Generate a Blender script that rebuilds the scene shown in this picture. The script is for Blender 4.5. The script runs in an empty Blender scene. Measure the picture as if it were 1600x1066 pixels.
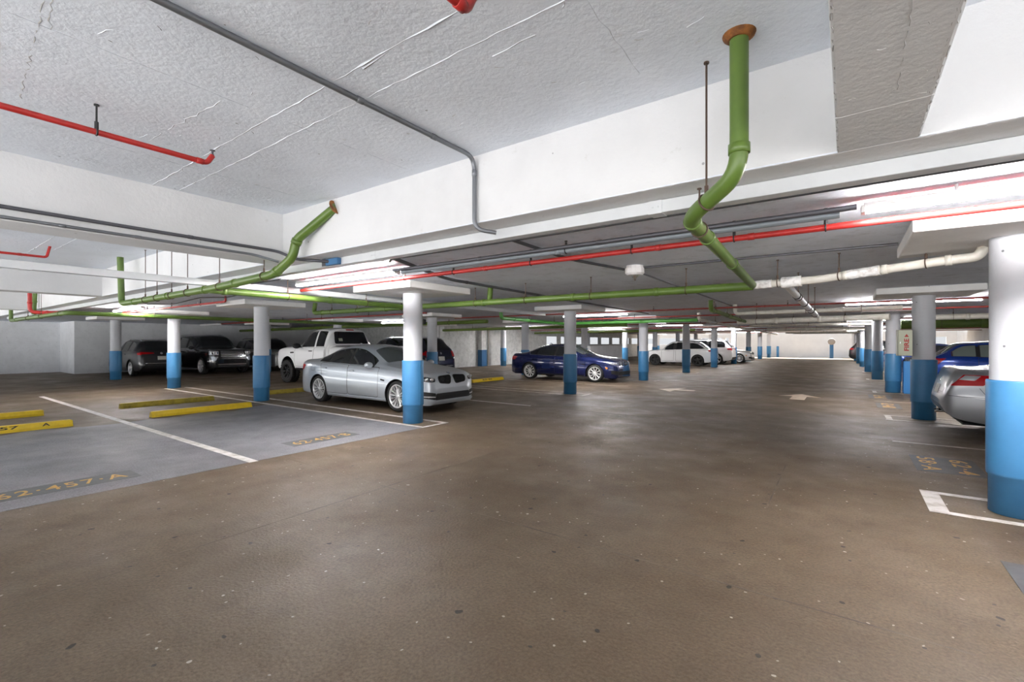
import bpy, math, random
from mathutils import Vector, Matrix
from mathutils.bvhtree import BVHTree
from mathutils.geometry import delaunay_2d_cdt
from mathutils.interpolate import poly_3d_calc

random.seed(7)
PI = math.pi
SC = bpy.context.scene
COL = SC.collection

# ------------------------------------------------------------------ materials
def new_mat(name):
    m = bpy.data.materials.new(name); m.use_nodes = True
    nt = m.node_tree
    b = nt.nodes['Principled BSDF']
    return m, nt, b

def col4(c): return (c[0], c[1], c[2], 1.0)

def mat(name, color, rough=.5, metal=0., spec=.5, coat=0., noise=None, bump=None, stretch=None, ao=None):
    """noise=(scale, color2, low, high)   bump=(scale, strength, distance)"""
    m, nt, b = new_mat(name)
    b.inputs['Base Color'].default_value = col4(color)
    b.inputs['Roughness'].default_value = rough
    b.inputs['Metallic'].default_value = metal
    b.inputs['Specular IOR Level'].default_value = spec
    b.inputs['Coat Weight'].default_value = coat
    b.inputs['Coat Roughness'].default_value = .04
    if noise or bump:
        tc = nt.nodes.new('ShaderNodeTexCoord')
        mp = nt.nodes.new('ShaderNodeMapping')
        if stretch: mp.inputs['Scale'].default_value = stretch
        nt.links.new(tc.outputs['Object'], mp.inputs['Vector'])
    if noise:
        n = nt.nodes.new('ShaderNodeTexNoise'); n.inputs['Scale'].default_value = noise[0]
        n.inputs['Detail'].default_value = 6; n.inputs['Roughness'].default_value = .65
        r = nt.nodes.new('ShaderNodeValToRGB')
        r.color_ramp.elements[0].position = noise[2]; r.color_ramp.elements[0].color = col4(noise[1])
        r.color_ramp.elements[1].position = noise[3]; r.color_ramp.elements[1].color = col4(color)
        nt.links.new(mp.outputs[0], n.inputs['Vector']); nt.links.new(n.outputs['Fac'], r.inputs[0])
        nt.links.new(r.outputs[0], b.inputs['Base Color'])
    if bump:
        n2 = nt.nodes.new('ShaderNodeTexNoise'); n2.inputs['Scale'].default_value = bump[0]
        n2.inputs['Detail'].default_value = 5
        bp = nt.nodes.new('ShaderNodeBump'); bp.inputs['Strength'].default_value = bump[1]
        bp.inputs['Distance'].default_value = bump[2]
        nt.links.new(mp.outputs[0], n2.inputs['Vector']); nt.links.new(n2.outputs['Fac'], bp.inputs['Height'])
        nt.links.new(bp.outputs[0], b.inputs['Normal'])
    return m

def emis(name, color, strength):
    m, nt, b = new_mat(name)
    b.inputs['Base Color'].default_value = (.8, .8, .8, 1)
    b.inputs['Emission Color'].default_value = col4(color)
    b.inputs['Emission Strength'].default_value = strength
    return m

def mixcol(nt, fac, a, b):
    mx = nt.nodes.new('ShaderNodeMix'); mx.data_type = 'RGBA'
    for sock, v in ((0, fac), (6, a), (7, b)):
        if hasattr(v, 'links') or isinstance(v, bpy.types.NodeSocket): nt.links.new(v, mx.inputs[sock])
        elif sock == 0: mx.inputs[0].default_value = v
        else: mx.inputs[sock].default_value = col4(v)
    return mx.outputs[2]

def noise_fac(nt, vec, scale, lo, hi, detail=5, rough=.6):
    n = nt.nodes.new('ShaderNodeTexNoise'); n.inputs['Scale'].default_value = scale
    n.inputs['Detail'].default_value = detail; n.inputs['Roughness'].default_value = rough
    nt.links.new(vec, n.inputs['Vector'])
    mr = nt.nodes.new('ShaderNodeMapRange'); mr.inputs[1].default_value = lo; mr.inputs[2].default_value = hi
    nt.links.new(n.outputs['Fac'], mr.inputs[0])
    return mr.outputs[0]

def spots_fac(nt, vec, scale, radius, density, flat=False):
    v = nt.nodes.new('ShaderNodeTexVoronoi'); v.voronoi_dimensions = '2D' if flat else '3D'; v.inputs['Scale'].default_value = scale
    nt.links.new(vec, v.inputs['Vector'])
    a = nt.nodes.new('ShaderNodeMath'); a.operation = 'LESS_THAN'; a.inputs[1].default_value = radius
    nt.links.new(v.outputs['Distance'], a.inputs[0])
    sp = nt.nodes.new('ShaderNodeSeparateColor'); nt.links.new(v.outputs['Color'], sp.inputs[0])
    b = nt.nodes.new('ShaderNodeMath'); b.operation = 'LESS_THAN'; b.inputs[1].default_value = density
    nt.links.new(sp.outputs[0], b.inputs[0])
    c = nt.nodes.new('ShaderNodeMath'); c.operation = 'MULTIPLY'
    nt.links.new(a.outputs[0], c.inputs[0]); nt.links.new(b.outputs[0], c.inputs[1])
    return c.outputs[0]

def floor_mat(name, base, light, dark, spots=True):
    m, nt, b = new_mat(name)
    tc = nt.nodes.new('ShaderNodeTexCoord'); v = tc.outputs['Object']
    wn = nt.nodes.new('ShaderNodeTexNoise'); wn.inputs['Scale'].default_value = 9; nt.links.new(v, wn.inputs['Vector'])
    wm = nt.nodes.new('ShaderNodeMix'); wm.data_type = 'VECTOR'; wm.inputs[0].default_value = .07
    nt.links.new(v, wm.inputs[4]); nt.links.new(wn.outputs['Color'], wm.inputs[5]); wv = wm.outputs[1]
    def half(f, k):
        q = nt.nodes.new('ShaderNodeMath'); q.operation = 'MULTIPLY'; q.inputs[1].default_value = k; nt.links.new(f, q.inputs[0]); return q.outputs[0]
    c = mixcol(nt, noise_fac(nt, v, .38, .38, .66, 3), base, light)
    c = mixcol(nt, half(noise_fac(nt, v, .8, .50, .80, 8, .7), .7), c, dark)
    c = mixcol(nt, half(noise_fac(nt, v, 6, .50, .80, 8, .75), .6), c, dark)
    c = mixcol(nt, half(noise_fac(nt, v, 55, .38, .72, 4, .7), .75), c, tuple(x*.42 for x in base))
    c = mixcol(nt, half(noise_fac(nt, v, 38, .60, .74, 4, .7), .45), c, tuple(min(1, x*1.9) for x in base))
    if spots:
        c = mixcol(nt, spots_fac(nt, wv, 1.7, .028, .40, True), c, (.020, .017, .015))
        c = mixcol(nt, spots_fac(nt, wv, 3.3, .034, .22, True), c, (.035, .03, .026))
        c = mixcol(nt, spots_fac(nt, wv, 4.3, .038, .12, True), c, (.42, .39, .35))
        c = mixcol(nt, spots_fac(nt, wv, 9.3, .06, .10, True), c, (.34, .31, .27))
    nt.links.new(c, b.inputs['Base Color'])
    rr = nt.nodes.new('ShaderNodeMapRange'); rr.inputs[3].default_value = .42; rr.inputs[4].default_value = .72
    nt.links.new(noise_fac(nt, v, 1.3, .3, .7), rr.inputs[0]); nt.links.new(rr.outputs[0], b.inputs['Roughness'])
    b.inputs['Specular IOR Level'].default_value = .35
    bp = nt.nodes.new('ShaderNodeBump'); bp.inputs['Strength'].default_value = .5; bp.inputs['Distance'].default_value = .008
    n2 = nt.nodes.new('ShaderNodeTexNoise'); n2.inputs['Scale'].default_value = 50; n2.inputs['Detail'].default_value = 4
    nt.links.new(v, n2.inputs['Vector']); nt.links.new(n2.outputs['Fac'], bp.inputs['Height'])
    nt.links.new(bp.outputs[0], b.inputs['Normal'])
    return m

def plaster_mat(name, base, stain, lo=.62, hi=.8, bump=.5, pits=(5.3, .055, .25, .5)):
    m, nt, b = new_mat(name)
    tc = nt.nodes.new('ShaderNodeTexCoord'); v = tc.outputs['Object']
    c = mixcol(nt, noise_fac(nt, v, 1.1, .42, .75), base, tuple(x*.88 for x in base))
    c = mixcol(nt, noise_fac(nt, v, 5, lo, hi, 8, .72), c, stain)
    c = mixcol(nt, spots_fac(nt, v, *pits[:3]), c, tuple(x*pits[3] for x in base))
    nt.links.new(c, b.inputs['Base Color'])
    b.inputs['Roughness'].default_value = .75; b.inputs['Specular IOR Level'].default_value = .25
    n2 = nt.nodes.new('ShaderNodeTexNoise'); n2.inputs['Scale'].default_value = 22; n2.inputs['Detail'].default_value = 8
    n2.inputs['Roughness'].default_value = .62
    bp = nt.nodes.new('ShaderNodeBump'); bp.inputs['Strength'].default_value = bump; bp.inputs['Distance'].default_value = .012
    nt.links.new(v, n2.inputs['Vector']); nt.links.new(n2.outputs['Fac'], bp.inputs['Height'])
    nt.links.new(bp.outputs[0], b.inputs['Normal'])
    return m

def paint(name, color, metal=0., rough=.3, coat=.8):
    return mat(name, color, rough, metal, .5, coat)

WORLD = .4; EXPO = 1.0; SUN = 25.0
M = {}
M['floor'] = floor_mat('brown concrete', (.112, .079, .047), (.172, .130, .088), (.058, .041, .026))
M['crack'] = mat('grimy crack', (.40, .39, .38), .8, noise=(9, (.2, .19, .18), .3, .6))
M['joint'] = mat('dirty floor joint', (.085, .07, .058), .8, noise=(3, (.16, .13, .10), .35, .6))
M['bounce_ground'] = mat('pale bounce concrete', (.55, .55, .55), .8, noise=(.8, (.45, .45, .45), .3, .6))
M['coating'] = floor_mat('grey floor coating', (.165, .165, .178), (.25, .25, .272), (.10, .098, .098), False)
M['ceil_high'] = plaster_mat('white painted slab', (.80, .845, .92), (.60, .63, .68), .60, .78)
M['ceil_low'] = plaster_mat('grey white painted slab', (.75, .79, .87), (.46, .48, .52), .52, .78)
M['beam'] = plaster_mat('white painted beam', (.67, .675, .685), (.50, .50, .48), .64, .8, .35)
M['cap'] = plaster_mat('white drop panel', (.80, .79, .78), (.55, .53, .51), .66, .82, .35)
M['wall'] = plaster_mat('pale wall paint', (.80, .815, .84), (.66, .67, .69), .5, .78, .3)
M['wall_old'] = plaster_mat('weathered wall paint', (.70, .715, .71), (.42, .44, .43), .42, .72, .3)
M['wall_white'] = mat('bright white wall', (.86, .86, .85), .7, noise=(.7, (.76, .76, .76), .3, .7))
M['col_white'] = plaster_mat('white column paint', (.55, .565, .60), (.36, .36, .38), .64, .84, .25, (8, .10, .30, .33))
M['col_blue'] = mat('blue column paint', (.05, .215, .43), .42, noise=(3.5, (.042, .18, .37), .3, .62), bump=(30, .15, .004))
M['block_blue'] = mat('bright blue paint', (.045, .24, .58), .45, bump=(30, .15, .004))
M['green'] = mat('green pipe paint', (.105, .175, .030), .38, noise=(4, (.08, .14, .024), .3, .6))
M['green2'] = mat('bright green pipe paint', (.07, .27, .045), .38, noise=(4, (.05, .2, .03), .3, .6))
M['green_dark'] = mat('olive pipe paint', (.095, .15, .02), .5)
M['red'] = mat('red pipe paint', (.46, .025, .022), .4, noise=(9, (.36, .02, .018), .3, .6))
M['red_dark'] = mat('dull red pipe paint', (.24, .03, .025), .5)
M['rust'] = mat('rusty iron', (.30, .11, .02), .8, noise=(14, (.10, .035, .01), .35, .6), bump=(40, .5, .01))
M['rod'] = mat('rusted hanger steel', (.10, .065, .05), .6, .5)
M['black'] = mat('black rubberised steel', (.02, .02, .022), .5)
M['conduit'] = mat('galvanised conduit', (.20, .21, .23), .42, .6)
M['conduit_dark'] = mat('dark grey conduit', (.10, .10, .115), .45, .4)
M['duct_grey'] = mat('blue grey conduit', (.23, .26, .29), .45, .2)
M['white_metal'] = mat('white sheet metal', (.62, .64, .66), .4, noise=(2, (.55, .57, .59), .3, .6))
M['white_pipe'] = mat('off white pvc', (.68, .66, .60), .4, noise=(5, (.55, .52, .45), .3, .55))
M['wrap'] = mat('white plaster wrap', (.82, .81, .80), .6, noise=(9, (.45, .42, .4), .33, .5), bump=(20, .8, .02))
M['foil'] = mat('shiny foil wrap', (.88, .88, .88), .3, .15, bump=(16, .6, .02))
M['fixture'] = mat('white enamel fixture', (.82, .80, .80), .35)
M['tube'] = emis('lit fluorescent tube', (1., .96, .95), 145.)
M['tube_off'] = mat('unlit tube', (.75, .78, .80), .3)
M['blue_box'] = mat('blue steel box', (.05, .16, .33), .5)
M['yellow'] = mat('yellow paint', (.72, .50, .012), .5, noise=(6, (.58, .40, .02), .32, .55), bump=(25, .3, .005))
M['yellow_old'] = mat('dull olive yellow paint', (.40, .31, .03), .6, noise=(6, (.22, .17, .02), .35, .6), bump=(25, .3, .005))
M['line'] = mat('white road paint', (.62, .60, .58), .6, noise=(7, (.40, .37, .33), .35, .55))
M['line_old'] = mat('worn white road paint', (.42, .38, .34), .6, noise=(5, (.26, .22, .18), .4, .6))
M['stencil_bg'] = mat('dark grey floor paint', (.062, .064, .068), .6, noise=(5, (.085, .085, .088), .4, .6))
M['stencil'] = mat('orange stencil paint', (.55, .30, .06), .6, noise=(14, (.34, .22, .08), .36, .55))
M['arrow'] = mat('cream floor paint', (.62, .53, .42), .6, noise=(5, (.46, .38, .29), .4, .6))
M['black_paint'] = mat('black stencil paint', (.02, .02, .018), .6)
M['cream'] = mat('cream enamel', (.66, .68, .52), .4)
M['cream_dark'] = mat('greenish grey enamel', (.38, .40, .32), .4)
M['red_sign'] = mat('red sign film', (.62, .04, .03), .4)
M['sign_tan'] = mat('tan sign back', (.30, .27, .24), .5)
M['pole_blue'] = mat('dark blue pole paint', (.04, .14, .30), .45)
# cars
M['p_silver'] = paint('silver blue car paint', (.56, .61, .66), .55, .28)
M['p_navy'] = paint('navy car paint', (.007, .014, .085), .35, .22, 1.)
M['p_white'] = paint('white car paint', (.88, .89, .90), 0., .3)
M['p_black'] = paint('black car paint', (.010, .010, .012), .1, .18, 1.)
M['p_darknavy'] = paint('dark navy car paint', (.010, .013, .035), .2, .2, 1.)
M['p_grey'] = paint('dark grey car paint', (.020, .020, .023), .4, .28)
M['p_champ'] = paint('pale silver car paint', (.55, .54, .52), .5, .3)
M['p_coupe'] = paint('bright silver car paint', (.36, .37, .39), .65, .28)
M['p_blue'] = paint('bright blue car paint', (.01, .06, .40), .35, .25, 1.)
M['glass'] = mat('dark tinted glass', (.012, .014, .016), .03, 0, .6)
M['glass_grey'] = mat('clear tinted glass', (.075, .09, .09), .03, 0, .6)
M['glass_light'] = mat('light greenish glass', (.20, .24, .22), .05, 0, .6)
M['trim'] = mat('black plastic trim', (.014, .014, .015), .5)
M['under'] = mat('dark underbody', (.008, .008, .008), .85, spec=.2)
M['tyre'] = mat('tyre rubber', (.018, .018, .018), .75, bump=(60, .3, .004))
M['rim'] = mat('silver alloy', (.72, .72, .73), .3, .6)
M['rim_white'] = mat('bright alloy', (.78, .78, .78), .35, .3)
M['rim_black'] = mat('gloss black alloy', (.012, .012, .012), .25, .2)
M['rim_dark'] = mat('wheel barrel', (.03, .03, .03), .6, .3)
M['chrome'] = mat('chrome', (.80, .80, .82), .12, 1.)
M['lamp'] = mat('clear lamp lens', (.55, .58, .62), .08, .45, .8, 1.)
M['lamp_dark'] = mat('smoked lamp lens', (.07, .075, .085), .06, .2, .8, 1.)
M['tail'] = mat('red lamp lens', (.45, .002, .006), .3, 0, .2, .1)
M['tail_dark'] = mat('dark red lamp lens', (.16, .008, .012), .12, 0, .8, 1.)
M['amber'] = mat('amber lens', (.75, .22, .02), .15, 0, .8, 1.)
M['plate'] = mat('license plate white', (.62, .62, .58), .5, noise=(40, (.35, .36, .36), .35, .5))
M['roundel_blue'] = mat('roundel blue', (.02, .16, .5), .3)

# ------------------------------------------------------------------ mesh helpers
class MB:
    def __init__(s): s.v = []; s.f = []; s.mi = []; s.sm = []
    def add(s, vs, fs, mi=0, smooth=False):
        o = len(s.v); s.v += [tuple(p) for p in vs]
        for f in fs: s.f.append(tuple(i+o for i in f)); s.mi.append(mi); s.sm.append(smooth)
    def box(s, x0, y0, z0, x1, y1, z1, mi=0):
        v = [(x, y, z) for z in (z0, z1) for x, y in ((x0, y0), (x1, y0), (x1, y1), (x0, y1))]
        s.add(v, [(0, 3, 2, 1), (4, 5, 6, 7), (0, 1, 5, 4), (1, 2, 6, 5), (2, 3, 7, 6), (3, 0, 4, 7)], mi)
    def bevbox(s, x0, y0, z0, x1, y1, z1, b=.01, mi=0):
        # box with chamfered edges (three nested rectangles around each corner)
        import bmesh
        bm = bmesh.new(); bmesh.ops.create_cube(bm, size=1)
        for v in bm.verts:
            v.co = ((x0+x1)/2+v.co.x*(x1-x0), (y0+y1)/2+v.co.y*(y1-y0), (z0+z1)/2+v.co.z*(z1-z0))
        bmesh.ops.bevel(bm, geom=list(bm.edges), offset=b, segments=2, affect='EDGES', profile=.5)
        bm.verts.index_update()
        s.add([v.co for v in bm.verts], [[v.index for v in f.verts] for f in bm.faces], mi, False); bm.free()
    def lathe(s, prof, axis='z', o=(0, 0, 0), n=32, mi=0, smooth=True, close=False, caps=True):
        vs = []; fs = []; k = len(prof)
        for i in range(n):
            a = 2*PI*i/n; c, q = math.cos(a), math.sin(a)
            for r, h in prof:
                p = (r*c, r*q, h) if axis == 'z' else ((r*c, h, r*q) if axis == 'y' else (h, r*c, r*q))
                vs.append((p[0]+o[0], p[1]+o[1], p[2]+o[2]))
        for i in range(n):
            j = (i+1) % n
            for t in range(k if close else k-1):
                u = (t+1) % k
                fs.append((i*k+t, j*k+t, j*k+u, i*k+u))
        s.add(vs, fs, mi, smooth)
        if not close and caps:
            if prof[0][0] > 1e-6: s.add([vs[i*k] for i in range(n)], [tuple(range(n))[::-1]], mi)
            if prof[-1][0] > 1e-6: s.add([vs[i*k+k-1] for i in range(n)], [tuple(range(n))], mi)
    def cyl(s, p0, p1, r, n=16, mi=0, r1=None, caps=True):
        s.sweep([Vector(p0), Vector(p1)], [r, r if r1 is None else r1], n, mi, caps)
    def sweep(s, pts, rads, n=16, mi=0, caps=True):
        pts = [Vector(p) for p in pts]
        if not isinstance(rads, (list, tuple)): rads = [rads]*len(pts)
        t = (pts[1]-pts[0]).normalized()
        u = t.orthogonal().normalized(); rings = []
        for i, p in enumerate(pts):
            a = (p-pts[i-1]).normalized() if i else t
            b = (pts[i+1]-p).normalized() if i < len(pts)-1 else a
            tt = (a+b); tt = tt.normalized() if tt.length > 1e-6 else a
            u = (u-tt*u.dot(tt)).normalized(); w = tt.cross(u)
            k = 1.0/max(.5, a.dot(tt))
            rings.append([p+(u*math.cos(2*PI*j/n)+w*math.sin(2*PI*j/n))*rads[i] for j in range(n)])
        vs = [q for r in rings for q in r]; fs = []
        for i in range(len(rings)-1):
            for j in range(n):
                k = (j+1) % n
                fs.append((i*n+j, i*n+k, (i+1)*n+k, (i+1)*n+j))
        s.add(vs, fs, mi, True)
        if caps:
            s.add(rings[0], [tuple(range(n))[::-1]], mi); s.add(rings[-1], [tuple(range(n))], mi)
    def torus(s, c, axis, R, r, n=20, k=8, mi=0):
        ax = Vector(axis).normalized(); u = ax.orthogonal().normalized(); w = ax.cross(u); vs = []; fs = []
        for i in range(n):
            a = 2*PI*i/n; d = u*math.cos(a)+w*math.sin(a)
            for j in range(k):
                b = 2*PI*j/k
                vs.append(Vector(c)+d*(R+r*math.cos(b))+ax*(r*math.sin(b)))
        for i in range(n):
            for j in range(k):
                fs.append((i*k+j, ((i+1) % n)*k+j, ((i+1) % n)*k+(j+1) % k, i*k+(j+1) % k))
        s.add(vs, fs, mi, True)
    def prism(s, poly, z0, z1, mi=0):
        n = len(poly)
        vs = [(x, y, z0) for x, y in poly]+[(x, y, z1) for x, y in poly]
        s.add(vs, [tuple(range(n))[::-1], tuple(range(n, 2*n))]+[(i, (i+1) % n, n+(i+1) % n, n+i) for i in range(n)], mi)
    def ball(s, c, r, n=16, mi=0):
        k = n//2; vs = []; fs = []
        for i in range(k+1):
            t = PI*i/k
            for j in range(n):
                a = 2*PI*j/n
                vs.append((c[0]+r[0]*math.sin(t)*math.cos(a), c[1]+r[1]*math.sin(t)*math.sin(a), c[2]-r[2]*math.cos(t)))
        for i in range(k):
            for j in range(n):
                fs.append((i*n+j, i*n+(j+1) % n, (i+1)*n+(j+1) % n, (i+1)*n+j))
        s.add(vs, fs, mi, True)
    def mesh(s, name, mats):
        me = bpy.data.meshes.new(name)
        me.from_pydata(s.v, [], s.f)
        for m in mats: me.materials.append(m)
        me.polygons.foreach_set('material_index', s.mi)
        me.polygons.foreach_set('use_smooth', s.sm)
        me.update()
        return me
    def build(s, name, mats, parent=None, loc=None):
        if not isinstance(mats, (list, tuple)): mats = [mats]
        o = bpy.data.objects.new(name, s.mesh(name, mats)); COL.objects.link(o)
        if parent is not None: o.parent = parent
        if loc is not None: o.location = loc
        return o

def tag(o, label=None, cat=None, group=None, kind=None):
    if label: o['label'] = label
    if cat: o['category'] = cat
    if group: o['group'] = group
    if kind: o['kind'] = kind
    return o

def empty(name, loc=(0, 0, 0), rz=0):
    o = bpy.data.objects.new(name, None); COL.objects.link(o); o.location = loc; o.rotation_euler = (0, 0, rz)
    o.empty_display_size = .2
    return o

def copy_tree(o, parent=None):
    c = o.copy(); COL.objects.link(c)
    if parent is not None: c.parent = parent
    for ch in list(o.children): copy_tree(ch, c)
    return c

def struct(o): o['kind'] = 'structure'; return o

def pchip(pts):
    xs = [p[0] for p in pts]; ys = [p[1] for p in pts]; n = len(xs)
    h = [xs[i+1]-xs[i] for i in range(n-1)]; dl = [(ys[i+1]-ys[i])/h[i] for i in range(n-1)]
    d = [0]*n; d[0] = dl[0]; d[-1] = dl[-1]
    for i in range(1, n-1):
        if dl[i-1]*dl[i] > 0:
            w1 = 2*h[i]+h[i-1]; w2 = h[i]+2*h[i-1]
            d[i] = (w1+w2)/(w1/dl[i-1]+w2/dl[i])
    def f(x):
        if x <= xs[0]: return ys[0]
        if x >= xs[-1]: return ys[-1]
        lo = 0
        while xs[lo+1] < x: lo += 1
        t = (x-xs[lo])/h[lo]; t2 = t*t; t3 = t2*t
        return (2*t3-3*t2+1)*ys[lo]+(t3-2*t2+t)*h[lo]*d[lo]+(-2*t3+3*t2)*ys[lo+1]+(t3-t2)*h[lo]*d[lo+1]
    return f

def fillet(pts, r, n=6):
    pts = [Vector(p) for p in pts]; out = [pts[0]]
    for i in range(1, len(pts)-1):
        a, b, c = pts[i-1], pts[i], pts[i+1]
        d1 = (a-b); d2 = (c-b); k = min(r, d1.length*.48, d2.length*.48)
        p = b+d1.normalized()*k; q = b+d2.normalized()*k
        for j in range(n+1):
            t = j/n
            out.append(p*(1-t)**2+b*2*t*(1-t)+q*t*t)
    out.append(pts[-1])
    return out

# ------------------------------------------------------------------ room shell
LOW = 2.55; HIGH = 3.14; BY = 3.14           # low slab, raised bays, face of the cross beam
def ceil_z(x, y): return LOW if y > BY else HIGH

b = MB(); b.box(-34, -3.2, -.2, 9, 58, 0); struct(b.build('floor', M['floor']))
b = MB(); b.box(-34, BY+.001, LOW, 9, 52.6, 2.95); struct(b.build('ceiling', M['ceil_low']))
mb = MB(); mb.box(-60, -60, -.25, 40, -3.2, -.05); mb.box(9, -3.2, -.25, 40, 25, -.05); struct(mb.build('unseen_bounce_ground', M['bounce_ground']))  # unseen pale ground, added to bounce sunlight onto the ceilings
b = MB(); b.box(-34, -3.2, HIGH, 9, BY+.3, 3.4)
def ridge(mb, p0, p1, w, h, zz, jit=.006, seg=.09, gap=0.):
    p0 = Vector(p0); p1 = Vector(p1); L = (p1-p0).length; n = max(2, int(L/seg)); d = (p1-p0)/n
    nx = Vector((-d.y, d.x)).normalized(); prev = None
    for i in range(n+1):
        c = p0+d*i+nx*random.uniform(-jit, jit); ww = w*random.uniform(.2, .8); hh = h*random.uniform(.05, .35)
        cur = [(c.x-nx.x*ww, c.y-nx.y*ww, zz+.002), (c.x, c.y, zz-hh), (c.x+nx.x*ww, c.y+nx.y*ww, zz+.002)]
        if prev and random.random() >= gap:
            mb.add(prev+cur, [(0, 1, 4, 3)], 0, False); mb.add(prev+cur, [(1, 2, 5, 4)], 1, False)
        prev = cur
for x0 in (-5.85, -13.2):
    ridge(b, (x0, 1.99), (min(x0+5.8, -.05), 1.95), .014, .014, HIGH)
    ridge(b, (x0, 1.76), (min(x0+5.8, -.05), 1.70), .017, .018, HIGH)
ridge(b, (-3.38, -1.5), (-3.38, 3.1), .010, .008, HIGH, gap=.15)
ridge(b, (-.99, .6), (-1.03, 2.75), .006, .006, HIGH, .008)
ridge(b, (-4.95, .2), (-5.0, 2.9), .005, .005, HIGH, gap=.3)
ridge(b, (-4.6, 1.35), (-3.45, 1.42), .012, .01, HIGH, .012, .06, .2)
ridge(b, (-3.05, .5), (-4.5, .62), .012, .006, HIGH, .010, .04, .3); ridge(b, (-3.05, .53), (-3.6, .60), .02, .006, HIGH, .012, .04, .5)
ridge(b, (-2.35, 1.74), (-2.1, 1.73), .025, .02, HIGH); ridge(b, (-1.65, 2.1), (-1.35, 2.09), .014, .012, HIGH)
for _ in range(70):
    x = random.uniform(-5.7, -.2); y = random.uniform(.3, 3.0); a = random.uniform(-.05, .12)
    ridge(b, (x, y), (x+a, y+random.uniform(-.03, .03)), .008, .008, HIGH, .006, .03)
struct(b.build('ceiling_raised_bay', [M['ceil_high'], M['crack']]))

# beams of the raised bays: one cross beam and the ribs running to it
def rough_beam(x0, y0, x1, y1, z0, z1):
    mb = MB(); mb.bevbox(x0, y0, z0, x1, y1, z1, .012); return mb
mb = rough_beam(-34, BY, 9, BY+.34, LOW-.002, HIGH+.05)
for x0, x1 in ((-5.8, -.06), (.32, 3.5)):
    for q in range(3): ridge(mb, (x0, BY+.006+q*.012), (x1, BY+.006+q*.012), .007, .003, LOW-.002, .004, .02, .7)
    ridge(mb, (x0, BY+.17), (x1, BY+.17), .02, .003, LOW-.002, .08, .05, .9)
struct(mb.build('ceiling_beam_cross', [M['beam'], M['crack']]))
for i, (x0, x1) in enumerate(((-.05, .30), (-6.32, -5.86), (-14.0, -13.58), (-21.7, -21.28), (-30.0, -29.6))):
    mb = rough_beam(x0, -3.2, x1, BY+.01, LOW-.001, HIGH+.05)
    if i < 2:
        for q in (x0+.008, x1-.008, x1-.02): ridge(mb, (q, .8), (q, BY), .007, .003, LOW-.001, .003, .02, .55)
        ridge(mb, (x0, 2.66), (x1, 2.64), .008, .006, LOW-.001, .004, .03); ridge(mb, (x0+.21, 1.6), (x0+.215, 2.5), .006, .006, LOW-.001, .004, .03, .3)
        for _ in range(14):
            px, py = random.uniform(x0+.03, x1-.05), random.uniform(1, 3); ridge(mb, (px, py), (px+random.uniform(-.03, .04), py+random.uniform(-.02, .02)), .005, .004, LOW-.001, .004, .015)
    struct(mb.build('ceiling_beam_rib', [M['beam'], M['crack']]))

def wall(name, boxes, m):
    mb = MB()
    for q in boxes: mb.box(*q)
    return struct(mb.build(name, m))
wall('wall_left', [(-33.3, -3.2, 0, -33, 6.05, 3.2)], M['wall'])
wall('wall_left_recess', [(-33.0, 5.95, 0, -30.2, 6.15, 3.0)], M['wall'])
wall('wall_left_middle', [(-30.4, 6.15, 0, -30.2, 20.2, 2.6)], M['wall'])
wall('wall_back_jog', [(-30.2, 20, 0, -19.3, 20.2, 2.6)], M['wall_old'])
bx = [(-19.5, 20.2, 0, -19.3, 57, 1.38), (-19.5, 20.2, 2.02, -19.3, 57, 2.6), (-19.5, 20.2, 1.38, -19.3, 31.5, 2.02)]
y = 33.4
while y < 57:
    bx.append((-19.5, y, 1.38, -19.3, min(y+.35, 57), 2.02)); y += 2.05 if int(y*10) % 2 else 2.6
wall('wall_left_windows', bx, M['wall_old'])
bx = [(-19.5, 57, 0, 9, 57.3, 1.3), (-19.5, 57, 2.05, -10.9, 57.3, 3.6), (-10.9, 57, 1.3, 6.3, 57.3, 3.6), (6.3, 57, 2.05, 9, 57.3, 3.6), (7.2, 57, 1.3, 9, 57.3, 2.05)]
for x in (-16.8, -14.2, -11.6): bx.append((x, 57, 1.3, x+.35, 57.3, 2.05))
wall('wall_far', bx, M['wall_white'])
wall('wall_right', [(7.9, 4.2, 0, 8.1, 57, 3.2)], M['wall'])
# engaged pier and low wall seen by the window side
mb = MB(); mb.box(-19.3, 23.1, 1.05, -19.0, 23.6, 2.5, 0); mb.box(-19.32, 23.09, 0, -18.98, 23.61, 1.05, 1)
struct(mb.build('wall_left_pier', [M['wall_old'], M['pole_blue']]))
wall('wall_left_low', [(-19.3, 33.5, 0, -16.5, 33.7, 1.25), (-16.7, 33.7, 0, -16.5, 40, 1.25)], M['wall'])

# floor coating and lines
def slab_poly(name, poly, m, z=.002):
    mb = MB(); mb.prism(poly, 0.0, z); return struct(mb.build(name, m))
poly = [(-6.1, -3), (-6.1, 5.78)]
y = 5.78; x = -11.2
while y > -3:
    poly.append((x+random.uniform(-.25, .25), y)); y -= .5
poly.append((-11.2, -3))
slab_poly('floor_coating', poly[::-1], M['coating'], .0015)
def line(x0, y0, x1, y1, m='line', w=.1, z=.004):
    d = Vector((x1-x0, y1-y0)); n = Vector((-d.y, d.x)).normalized()*w/2
    slab_poly('floor_marking_line', [(x0-n.x, y0-n.y), (x1-n.x, y1-n.y), (x1+n.x, y1+n.y), (x0+n.x, y0+n.y)], M[m], z)
line(-18.3, 2.92, -6.08, 2.88, w=.11)
for k in range(8):
    yc = 6.07+6.1*k
    mm = 'line' if k < 1 else 'line_old'
    line(-18.2, yc-.26, -6.1, yc-.26, mm, .08, .0042); line(-18.2, yc+.32, -6.1, yc+.32, mm, .08, .0044); line(-6.13, yc-.3, -6.13, yc+.36, mm, .07, .0046)
    if k < 8: line(-11.3, yc+3.23, -6.15, yc+3.23, mm if k else 'line', .07)
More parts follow.
